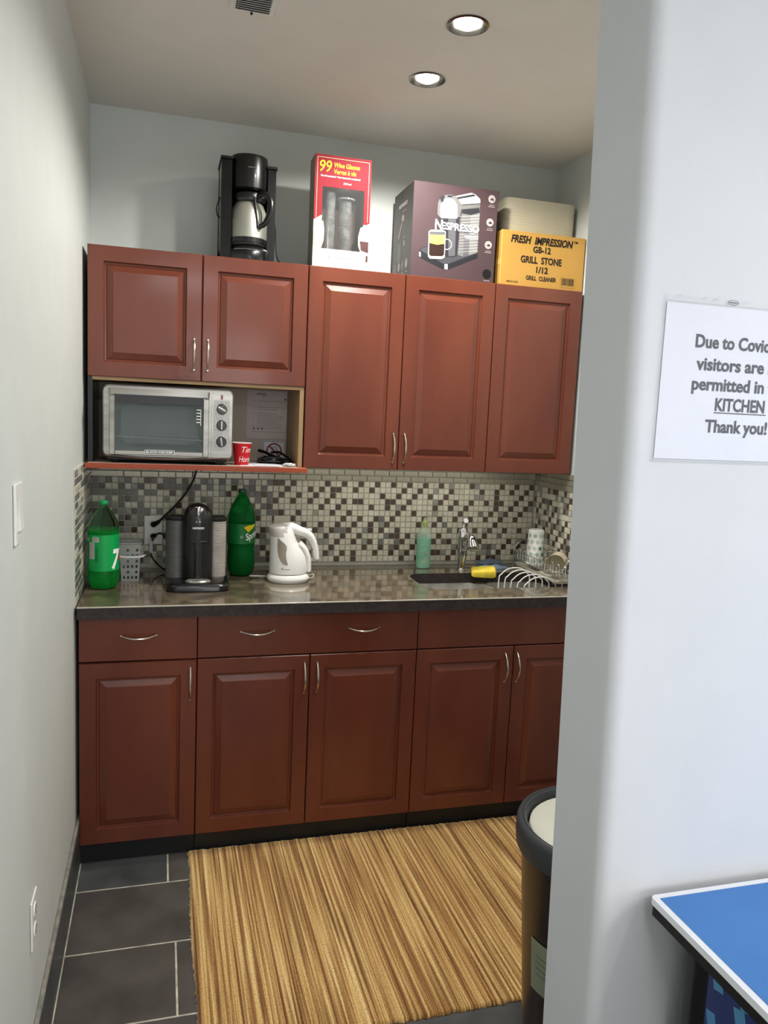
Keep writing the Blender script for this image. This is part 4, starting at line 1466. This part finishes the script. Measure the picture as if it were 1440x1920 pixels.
t = bottle('soda_bottle', 'tall dark green soda bottle with yellow and white logo, behind the espresso machine', (.574, -.165, ZK),
           [(.016, .006), (.032, .001), (.044, .004), (.0515, .022), (.0545, .05), (.0545, .095), (.0525, .105), (.0525, .12), (.054, .13), (.054, .212), (.0555, .22), (.0545, .235), (.047, .262), (.034, .29), (.022, .312), (.0145, .322), (.0135, .327), (.017, .328), (.017, .330), (.0125, .331), (.0125, .343)],
           M['pet_green'], (M['capdark'], .013), (M['liq_dark'], .19))
bm = NB(); lathe(bm, [(.0548, .132), (.0548, .210)], 48, cap0=False, cap1=False)
lb = obj('label', bm, mat('deep_green_label', (18, 116, 52), .35, col2=(14, 106, 46)), t, smooth=True)
P = Print(face_cyl(.0551), .004)
P.poly([(.004, .198), (.020, .205), (.062, .208), (.050, .197), (.030, .184), (.022, .178)], M['yellow'], 1)
P.text('Sprite', .014, .146, .026, M['whiteink'], width=.066, bold=.025, shear=.2, rot=.25, layer=2)
P.ring(-.004, .160, .0045, .006, M['whiteink'], n=4, a0=PI/4, a1=PI/4+2*PI)
P.done('label_print', lb)

# --- perforated caddy
t = thing('utensil_basket', 'grey perforated plastic basket between the green bottle and the outlet', 'basket', (.158, -.235, ZK))
M['greyplastic'] = mat('grey_plastic', (150, 152, 150), .5, col2=(142, 144, 142))
bm = NB()
def tp(z): return .031+.008*z/.145
for s_ in range(4):
    Mx = Matrix.Rotation(s_*PI/2, 3, 'Z')
    nx, nz = 9, 14
    g_ = {}
    for j in range(nz+1):
        z = .145*j/nz
        hw = tp(z)
        for i in range(nx+1):
            g_[i, j] = bm.verts.new(Mx @ Vector((-hw+2*hw*i/nx, -hw, z)))
    for j in range(nz):
        for i in range(nx):
            hole = (i % 2 == 1) and (j % 2 == 1) and 1 <= j <= 12 and ((i//2+j//2) % 2 == 0 or j % 4 == 1)
            if not hole:
                bm.faces.new((g_[i, j], g_[i+1, j], g_[i+1, j+1], g_[i, j+1]))
bmesh.ops.remove_doubles(bm, verts=bm.verts[:], dist=1e-5)
bot = [v for v in bm.verts if abs(v.co.z) < 1e-5]
box(bm, -.030, .030, -.030, .030, .0, .002)
ob = obj('basket_wall', bm, M['greyplastic'], t)
sm = ob.modifiers.new('s', 'SOLIDIFY'); sm.thickness = .0018
bm = NB(); tube(bm, [(x, y, .145) for x, y in rrect(-.040, .040, -.040, .040, .004, 2)], .0022, 6, closed=True)
obj('rim', bm, M['greyplastic'], t, smooth=True)
bm = NB(); tube(bm, [(-.035, -.046, .096), (.0, -.050, .094), (.04, -.048, .096), (.055, -.03, .101)], .0018, 6, smooth=5)
tube(bm, [(-.035, -.046, .100), (.0, -.050, .0985), (.04, -.048, .100), (.055, -.03, .101)], .0012, 6, smooth=5)
obj('wire_loop', bm, M['whiteink'], t, smooth=True)

# --- espresso machine
t = thing('espresso_machine', 'black capsule espresso machine with ribbed side tanks on the counter', 'coffee machine', (.397, -.325, ZK))
bm = NB()
rings = []
for ins, z in ((.004, 0), (0, .003), (0, .020), (.004, .026), (.012, .030)):
    rings.append([(p[0], p[1], z) for p in rrect(-.112+ins, .112-ins, -.135+ins, .115-ins, .04, 6)])
loft(bm, rings); obj('base', bm, M['black'], t, smooth=True)
bm = NB()
n = 36
rings = []
prof = [(.056, .028), (.056, .23), (.0555, .245), (.053, .262), (.0475, .279), (.039, .292), (.027, .301), (.013, .306), (.002, .3075)]
lathe(bm, prof, 40, (0, -.02, 0)); obj('tower', bm, M['black'], t, smooth=True)
bm = NB(); box(bm, -.054, .054, -.02, .105, .028, .235, .012, 3)
lathe(bm, [(.054, -.02), (.054, .08), (.046, .10), (.02, .105)], 30, (0, 0, .235), 'y')
obj('rear_housing', bm, M['black'], t, smooth=True)
M['tankgrey'] = mat('smoked_tank_plastic', (92, 92, 92), .3, col2=(80, 80, 80), alpha=1)
M['tankclear'] = mat('clear_ribbed_tank', (214, 208, 200), .1, col2=(176, 166, 156), trans=.35, ior=1.2, spec=1)
def ribbed(cx_, cy_, r_, z0, z1, m, nm):
    bm = NB(); pr_ = [(r_*.98, z0)]
    z = z0+.002
    while z < z1-.006:
        pr_ += [(r_*.975, z), (r_, z+.0018), (r_, z+.0036), (r_*.975, z+.0052)]
        z += .0062
    pr_.append((r_*.97, z1))
    lathe(bm, pr_, 30, (cx_, cy_, 0))
    return obj(nm, bm, m, t, smooth=True, angle=60)
ribbed(-.074, .010, .040, .030, .243, M['tankgrey'], 'capsule_bin')
ribbed(.066, .012, .040, .030, .240, M['tankclear'], 'water_tank')
bm = NB(); lathe(bm, [(.041, .243), (.043, .246), (.043, .252), (.036, .256), (.0005, .257)], 30, (-.074, .010, 0), cap1=False); obj('tank_lid', bm, M['blackmatt'], t, smooth=True)
bm = NB(); lathe(bm, [(.041, .240), (.043, .243), (.043, .250), (.036, .254), (.0005, .255)], 30, (.066, .012, 0), cap1=False); obj('tank_lid', bm, M['blackmatt'], t, smooth=True)
bm = NB(); tube(bm, [(-.028, -.068, .172), (0, -.079, .171), (.028, -.068, .172)], [.004, .006, .004], 8, smooth=4)
tube(bm, [(0, -.070, .172), (0, -.074, .10), (0, -.072, .04)], [.016, .013, .016], 14, smooth=4)
obj('brew_column', bm, mat('gloss_charcoal', (34, 34, 38), .2, col2=(28, 28, 32), coat=.3, coatr=.1), t, smooth=True)
bm = NB(); lathe(bm, [(.044, .030), (.045, .034), (.040, .0375), (.0005, .038)], 30, (0, -.100, 0), sy=.62, cap1=False)
obj('drip_tray', bm, mat('drip_grid', (196, 196, 188), .3, .7, col2=(160, 160, 152), nscale=60, rampw=(.45, .55)), t, smooth=True)
bm = NB(); tube(bm, [(-.03, -.045, .288), (-.0, -.052, .294), (.028, -.045, .289)], [.003, .0045, .003], 8, smooth=5)
tube(bm, [(0, -.053, .293), (.0, -.064, .279), (.0, -.0695, .267)], [.005, .006, .004], 10, smooth=4)
obj('lever', bm, M['chrome'], t, smooth=True)
rf = lambda v: .056 if v < .23 else math.sqrt(max(1e-6, .056**2-(v-.235)**2*.55))
P = Print(face_cyl(.056, 0, -.02, lambda v: .0565), .005)
P.text('NESPRESSO', 0, .2185, .0072, M['whiteink'], width=.041, bold=.02, align='c')
P.disc(-.007, .2455-.0, .002, M['whiteink'], 6, n=8)
P.disc(.005, .2455-.0, .002, M['whiteink'], 6, n=8)
P.done('logo', t)
# cords at the outlet
t = thing('power_cord', 'black power cord running from the niche down to the upper socket', 'cord', (0, 0, 0))
bm = NB(); tube(bm, [(.405, -.06, 1.3375), (.395, -.055, 1.29), (.370, -.05, 1.235), (.33, -.048, 1.18), (.285, -.045, 1.132), (.258, -.04, 1.104)], [.0035, .0035, .004, .0045, .0045, .0045], 8, smooth=5)
obj('cable', bm, M['blackmatt'], t, smooth=True)
bm = NB(); tube(bm, [(.262, -.041, 1.108), (.250, -.034, 1.098), (.239, -.024, 1.090), (.237, -.0170, 1.090)], [.006, .009, .012, .013], 10, smooth=3)
obj('plug', bm, M['black'], t, smooth=True)
t = thing('power_cord', 'black power cord with a white tag from the lower socket to the espresso machine', 'cord', (0, 0, 0))
bm = NB(); tube(bm, [(.250, -.035, 1.052), (.268, -.05, 1.058), (.285, -.06, 1.040), (.296, -.07, 1.0), (.30, -.12, .955), (.303, -.16, .93), (.315, -.19, .921)], .0036, 8, smooth=5)
tube(bm, [(.237, -.035, 1.035), (.229, -.045, 1.0), (.230, -.05, .97), (.246, -.06, .945), (.272, -.09, .925), (.300, -.13, .9155), (.322, -.175, .9165)], .0036, 8, smooth=5)
obj('cable', bm, M['blackmatt'], t, smooth=True)
bm = NB(); tube(bm, [(.237, -.0170, 1.042), (.238, -.028, 1.044), (.248, -.038, 1.050)], [.013, .011, .006], 10, smooth=3)
tube(bm, [(.2365, -.03, 1.044), (.2365, -.036, 1.034)], [.008, .005], 10)
obj('plug', bm, M['black'], t, smooth=True)
bm = NB(); box(bm, .2225, .2355, -.0512, -.0438, .975, 1.028, .001, 1); obj('cord_tag', bm, M['greypaper'], t)

# --- kettle
t = thing('electric_kettle', 'white cordless electric kettle with open-ended handle on its base', 'kettle', (.745, -.29, ZK))
def kx(X): return (490+X/11.08-542)*.00208
def kz(Y): return (1087-(960+Y/11.08))*.0021
M['kwhite'] = mat('kettle_white', (238, 238, 235), .28, col2=(233, 233, 230), coat=.3, coatr=.1)
M['kgrey'] = mat('kettle_grey', (186, 182, 178), .35, col2=(180, 176, 172))
M['kwindow'] = mat('kettle_window', (150, 140, 128), .15, col2=(132, 122, 110), nscale=12)
bm = NB(); lathe(bm, [(.074, 0), (.078, .004), (.083, .012), (.083, .016), (.0805, .024), (.072, .032)], 44, sy=.86)
obj('power_base', bm, M['kwhite'], t, smooth=True)
def ring_(L_, R_, yh, z, n=36, zt=0):
    cx_, a_ = (L_+R_)/2, (R_-L_)/2
    return [(cx_+a_*math.cos(2*PI*k/n), yh*math.sin(2*PI*k/n), z+zt*math.cos(2*PI*k/n)) for k in range(n)]
bm = NB()
lv = [(-.066, .064, .058, .0325), (-.0745, .072, .064, .035), (-.0745, .073, .064, .055), (-.0745, .072, .063, .079), (-.0745, .067, .061, .100), (-.074, .055, .058, .122), (-.0735, .040, .055, .142),
      (-.074, .028, .053, .160), (-.0755, .022, .051, .178), (-.078, .018, .048, .195), (-.082, .014, .045, .208), (-.083, .010, .041, .2145), (-.070, .004, .034, .2205), (-.052, -.004, .020, .2245), (-.03, -.022, .003, .2255)]
loft(bm, [ring_(*l[:4]) for l in lv])
for f in bm.faces:
    c_ = f.calc_center_median()
    if c_.x < -.012 and c_.z > .176 + max(0, (c_.x+.05))*.5 and c_.z < .24:
        f.material_index = 1
body = obj('body', bm, [M['kwhite'], M['kgrey']], t, smooth=True, angle=60)
bm = NB()
pts = [(-.030, 0, .200), (.005, 0, .207), (kx(780), 0, kz(370)), (kx(950), 0, kz(430)), (kx(1065), 0, kz(560)), (kx(1130), 0, kz(740)), (kx(1165), 0, kz(960))]
tube(bm, pts, [.026, .0225, .0185, .0165, .0135, .012, .0105], 16, smooth=6, flat=1.15, up=(0, 0, 1))
h = obj('handle', bm, M['kwhite'], t, smooth=True)
bm = NB(); box(bm, kx(950), kx(1040), -.008, .008, kz(365), kz(325), .002, 2); obj('lid_button', bm, M['kwhite'], h)
bm = NB(); tube(bm, [(.036, 0, .150), (.054, 0, .132), (.066, 0, .112), (.0735, 0, .088), (.0755, 0, .06), (.0755, 0, .04)], .014, 12, smooth=4, flat=2.2, up=(0, 0, 1))
obj('rear_housing', bm, M['kwhite'], t, smooth=True)
bm = NB(); lathe(bm, [(.0075, -.006), (.0085, .0), (.0075, .006)], 16, (.082, -.014, kz(960)), 'y'); obj('switch', bm, M['kgrey'], t, smooth=True)
# water window: leaf outline laid on the body's front
def kfn(u_, v, l):
    # elliptical body: interpolate half width at height v
    for a, b in zip(lv, lv[1:]):
        if a[3] <= v <= b[3]:
            f = (v-a[3])/(b[3]-a[3]); break
    L_ = a[0]+(b[0]-a[0])*f; R_ = a[1]+(b[1]-a[1])*f; yh = a[2]+(b[2]-a[2])*f
    cx_, ax = (L_+R_)/2, (R_-L_)/2
    s_ = max(-1, min(1, (u_-cx_)/ax))
    return (u_, -yh*math.sqrt(max(0, 1-s_*s_))-l-.0006, v)
leaf_l = [(305, 470), (303, 560), (303, 660), (310, 760), (325, 850), (360, 930), (400, 985), (450, 1015), (512, 1018)]
leaf_r = [(305, 470), (370, 535), (440, 590), (482, 640), (485, 700), (470, 780), (472, 860), (490, 940), (512, 1018)]
P = Print(kfn, .006)
XS = 1.0
for i in range(8):
    q4 = [leaf_l[i], leaf_r[i], leaf_r[i+1], leaf_l[i+1]]
    n_ = 4
    for k in range(n_):
        def lerp(p, q_, f): return (p[0]+(q_[0]-p[0])*f, p[1]+(q_[1]-p[1])*f)
        a = lerp(q4[0], q4[1], k/n_); b = lerp(q4[0], q4[1], (k+1)/n_); c_ = lerp(q4[3], q4[2], (k+1)/n_); d_ = lerp(q4[3], q4[2], k/n_)
        P.poly([(kx(p[0]), kz(p[1])) for p in (a, b, c_, d_)], M['kwindow'], 2)
P.rect(kx(400), kx(555), kz(1115), kz(1107), M['ink'], 2, n=4)
P.rect(kx(390), kx(400), kz(1118), kz(1082), M['ink'], 2)
P.rect(kx(390), kx(418), kz(1090), kz(1080), M['ink'], 2)
P.done('water_window', t)
bm = NB()
tube(bm, [(-.06, .045, .006), (-.10, .055, .005), (-.135, .05, .009), (-.14, .04, .012), (-.10, .035, .012), (-.07, .04, .010)], .0028, 8, smooth=6)
tube(bm, [(.07, .03, .008), (.10, .035, .016), (.106, .03, .013), (.10, .02, .006), (.078, .012, .006)], .0028, 8, smooth=6)
obj('cord', bm, M['offwhite'], t, smooth=True)

# --- soap bottle
t = thing('soap_bottle', 'clear bottle half full of green dish soap behind the sink', 'bottle', (1.372, -.075, ZK))
M['soapclear'] = mat('clear_plastic_bottle', (206, 226, 206), .12, alpha=.35, col2=(200, 220, 200))
M['soap'] = mat('green_dish_soap', (70, 200, 160), .2, col2=(64, 192, 152))
pr_ = [(.028, 0), (.032, .003), (.033, .02), (.033, .135), (.031, .150), (.025, .165), (.014, .178), (.0115, .183), (.0115, .196)]
bm = NB(); lathe(bm, pr_, 32, sy=.75); obj('shell', bm, M['soapclear'], t, smooth=True)
bm = NB(); lathe(bm, [(.027, .002), (.0318, .02), (.0318, .133), (.0300, .134)], 32, sy=.75); obj('soap', bm, M['soap'], t, smooth=True)
bm = NB(); lathe(bm, [(.0125, .185), (.0125, .203), (.009, .207), (.0065, .215), (.005, .222), (.0005, .223)], 20, cap1=False); obj('cap', bm, mat('pale_green_cap', (186, 206, 130), .4, trans=.3, col2=(180, 200, 124)), t, smooth=True)
P = Print(face_cyl(.033, 0, 0, lambda v: .0255))
P.fn = lambda u_, v, l: (u_, -.75*math.sqrt(max(0, .0332**2-u_*u_))-l-.0003, v)
P.ring(0, .035, .010, .0115, M['cream'], a0=.3, a1=5.5)
P.ring(.004, .037, .005, .0062, M['cream'], a0=1, a1=5)
P.rect(-.003, .012, .066, .0675, M['cream']); P.rect(-.003, .012, .070, .0735, M['cream'])
P.done('label_print', t)

# --- cloth and sponge
bm = NB()
rr = random.Random(11)
def cloth(w_, d_, h, seed):
    bm = NB(); nx, ny = 26, 16
    V = [[None]*(nx+1) for _ in range(ny+1)]
    for j in range(ny+1):
        for i in range(nx+1):
            u_, v = i/nx, j/ny
            e = min(1, 4*min(u_, 1-u_))*min(1, 4*min(v, 1-v))
            z = .004+e*h*(.62+.38*math.sin(u_*9+seed+v*5)*math.cos(v*7-u_*3))
            V[j][i] = bm.verts.new((-w_/2+w_*u_+.006*math.sin(v*8+seed), -d_/2+d_*v+.008*math.sin(u_*7+seed), z))
    for j in range(ny):
        for i in range(nx):
            bm.faces.new((V[j][i], V[j][i+1], V[j+1][i+1], V[j+1][i]))
    loop = [V[0][i] for i in range(nx+1)]+[V[j][nx] for j in range(1, ny+1)]+[V[ny][i] for i in range(nx-1, -1, -1)]+[V[j][0] for j in range(ny-1, 0, -1)]
    low = [bm.verts.new((v.co.x, v.co.y, 0.0003)) for v in loop]
    for i in range(len(loop)):
        j = (i+1) % len(loop)
        bm.faces.new((loop[i], loop[j], low[j], low[i]))
    return bm
t = thing('dishcloth', 'crumpled blue-grey dishcloth beside the dish rack behind the sink', 'cloth', (1.703, -.075, ZK))
o = obj('lower_fold', cloth(.125, .095, .013, 1.2), mat('blue_cloth', (140, 160, 182), .9, col2=(124, 144, 166), bump=.3, bscale=250), t, smooth=True, angle=80)
bm = cloth(.115, .05, .016, 3.1); bmesh.ops.translate(bm, verts=bm.verts[:], vec=(-.005, .022, .014))
obj('upper_fold', bm, mat('grey_blue_cloth', (106, 122, 136), .9, col2=(92, 108, 122), bump=.3, bscale=250), t, smooth=True, angle=80)
t = thing('sponge', 'yellow kitchen sponge on the sink divider', 'sponge', (1.600, -.214, .9065), -.30)
t.rotation_euler = (.24, 0, -.30)
bm = NB()
rings = []
for z, k in ((0, .92), (.004, 1), (.020, 1.0), (.026, .93)):
    pp = []
    for p in rrect(-.052*k, .052*k, -.033*k, .033*k, .010, 4):
        pp.append((p[0]*(1-.15*abs(p[0])/.052*0), p[1], z+.004*math.sin(p[0]*40)*(z > .01)))
    rings.append(pp)
loft(bm, rings); obj('foam', bm, mat('sponge_yellow', (244, 220, 84), .9, col2=(226, 198, 60), nscale=40, bump=.5, bscale=400), t, smooth=True)
bm = NB(); prism(bm, rrect(-.050, .050, -.031, .031, .010, 4), .0005, -.004+.0045, 'z'); bm.free()

# --- white plate rack in the right bowl
t = thing('plate_rack', 'white coated wire plate rack standing in the right sink bowl', 'rack', (1.735, -.36, .6985))
zb = .017
H_ = .247
bm = NB(); M['whitewire'] = mat('white_coated_wire', (240, 240, 236), .3, col2=(234, 234, 230))
for k in range(5):
    y = .095-k*.0475
    sx_ = k*.006-.012
    hw = .072
    pts = [(-hw+sx_, y, .01), (-hw+sx_, y, H_-.055), (-hw+.012+sx_, y, H_-.026), (-hw+.038+sx_, y, H_-.006), (sx_, y, H_), (hw-.038+sx_, y, H_-.006), (hw-.012+sx_, y, H_-.026), (hw+sx_, y, H_-.055), (hw+sx_, y, .01)]
    b2 = NB(); tube(b2, pts, .0028, 8, smooth=4); obj('wire_arch', b2, M['whitewire'], t, smooth=True)
for x in (-.072, .072):
    b2 = NB(); tube(b2, [(x-.012, .105, .008), (x+.012, -.105, .008)], .0030, 8); obj('base_rail', b2, M['whitewire'], t, smooth=True)
bm.free()

# --- chrome dish rack with tray along the right wall
t = thing('dish_rack', 'chrome wire dish rack over a pale drip tray, against the right wall', 'rack', (0, 0, 0))
RX0, RX1, RY0, RY1 = 1.795, 1.910, -.545, -.095
bm = NB()
rings = []
for ins, z in ((.006, .9205), (.0, .930), (.0, .938), (.003, .938), (.008, .926)):
    rings.append([(p[0], p[1], z) for p in rrect(RX0+.006+ins, RX1+.004-ins, RY0+.06+ins, RY1+.0-ins, .012, 4)])
loft(bm, rings)
obj('drip_tray', bm, M['offwhite'], t, smooth=True)
bm = NB()
for y in (RY0, RY1):
    tube(bm, [(RX0, y, .9125), (RX0, y, .99), (RX0+.008, y, 1.012), (RX0+.028, y, 1.032), ((RX0+RX1)/2, y, 1.042), (RX1-.022, y, 1.032), (RX1-.006, y, 1.012), (RX1, y, .99), (RX1, y, .9125)], .0024, 8, smooth=4)
obj('end_arch', bm, M['chrome'], t, smooth=True)
bm = NB()
for (x, z) in ((RX0, .955), (RX0, .993), (RX1, .955), (RX1, .993)):
    tube(bm, [(x, RY0, z), (x, RY1, z)], .0018, 8)
for (y, z) in ((RY0, .955), (RY1, .955)):
    tube(bm, [(RX0, y, z), (RX1, y, z)], .0018, 8)
obj('side_rail', bm, M['chrome'], t, smooth=True)
for k in range(17):
    y = RY1-.02-k*.0255
    b2 = NB(); tube(b2, [(RX0, y, .993), (RX0+.004, y, .962), (RX0+.02, y, .950), (RX1-.02, y, .950), (RX1-.004, y, .962), (RX1, y, .993)], .0013, 6, smooth=3)
    if k % 2 == 0:
        tube(b2, [(RX0+.012, y, .953), (RX0+.012, y+.004, .995), (RX0+.012, y-.006, 1.004), (RX0+.012, y-.018, .995), (RX0+.012, y-.022, .953)], .0013, 6, smooth=4)
    obj('wire', b2, M['chrome'], t, smooth=True)
# cup, mug and glasses standing in the rack
zr = .9515
t = thing('dotted_cup', 'white cup with green polka dots upside down in the dish rack', 'cup', (1.838, -.215, zr))
rcu = lambda v: .0400-.006*v/.15
bm = NB(); lathe(bm, [(.0385, .0), (.0400, .0), (rcu(.148), .148), (rcu(.148)-.004, .152), (.026, .150), (.0005, .150)], 36, cap0=False, cap1=False)
lathe(bm, [(.0378, .0), (.033, .145), (.0005, .146)], 36, cap0=False, cap1=False)
obj('cup_body', bm, mat('white_ceramic', (236, 238, 230), .25, col2=(230, 232, 224), coat=.3), t, smooth=True)
P = Print(face_cyl(.037, 0, 0, lambda v: rcu(v)+.0003), .004)
dg = [mat('dot_green_a', (96, 140, 112), .4, col2=(90, 134, 106)), mat('dot_green_b', (160, 182, 164), .4, col2=(154, 176, 158)), mat('dot_grey', (196, 200, 190), .4, col2=(190, 194, 184))]
rr = random.Random(6)
for r_ in range(5):
    for k in range(9):
        P.disc(-.1+k*.026+(r_ % 2)*.013, .020+r_*.027, .0085, dg[rr.randint(0, 2)], n=14)
P.done('dots', t)
t = thing('cream_mug', 'cream mug lying on its side, mouth forward, in the dish rack', 'mug', (1.822, -.430, .9935))
bm = NB()
lathe(bm, [(.036, 0), (.0385, 0), (.0385, .085), (.030, .095), (.0005, .095)], 36, (0, 0, 0), 'y', cap0=False, cap1=False)
lathe(bm, [(.036, 0), (.035, .085), (.0005, .090)], 36, (0, 0, 0), 'y', cap0=False, cap1=False)
mugo = obj('mug_body', bm, mat('cream_ceramic', (226, 218, 190), .25, col2=(220, 212, 184), coat=.3), t, smooth=True)
bm = NB(); tube(bm, [(.0375*math.cos(2*PI*k/32), -.0005, .0375*math.sin(2*PI*k/32)) for k in range(32)], .0016, 6, closed=True)
obj('rim', bm, mat('brown_rim', (132, 110, 84), .4, col2=(120, 100, 76)), mugo, smooth=True)
t.rotation_euler = (0, 0, -.65)
for k, (x, y, lab) in enumerate(((1.868, -.30, 'small clear glass upside down between the dotted cup and the mug'), (1.872, -.135, 'small clear glass upside down behind the dotted cup'))):
    t = thing('drinking_glass', lab, 'glass', (x, y, zr), group='glasses in the dish rack')
    bm = NB(); lathe(bm, [(.030, 0), (.0315, 0), (.028, .075), (.0005, .076)], 28, cap0=False, cap1=False)
    lathe(bm, [(.030, 0), (.0262, .070), (.0005, .070)], 28, cap0=False, cap1=False)
    obj('glass_wall', bm, M['glass'], t, smooth=True)
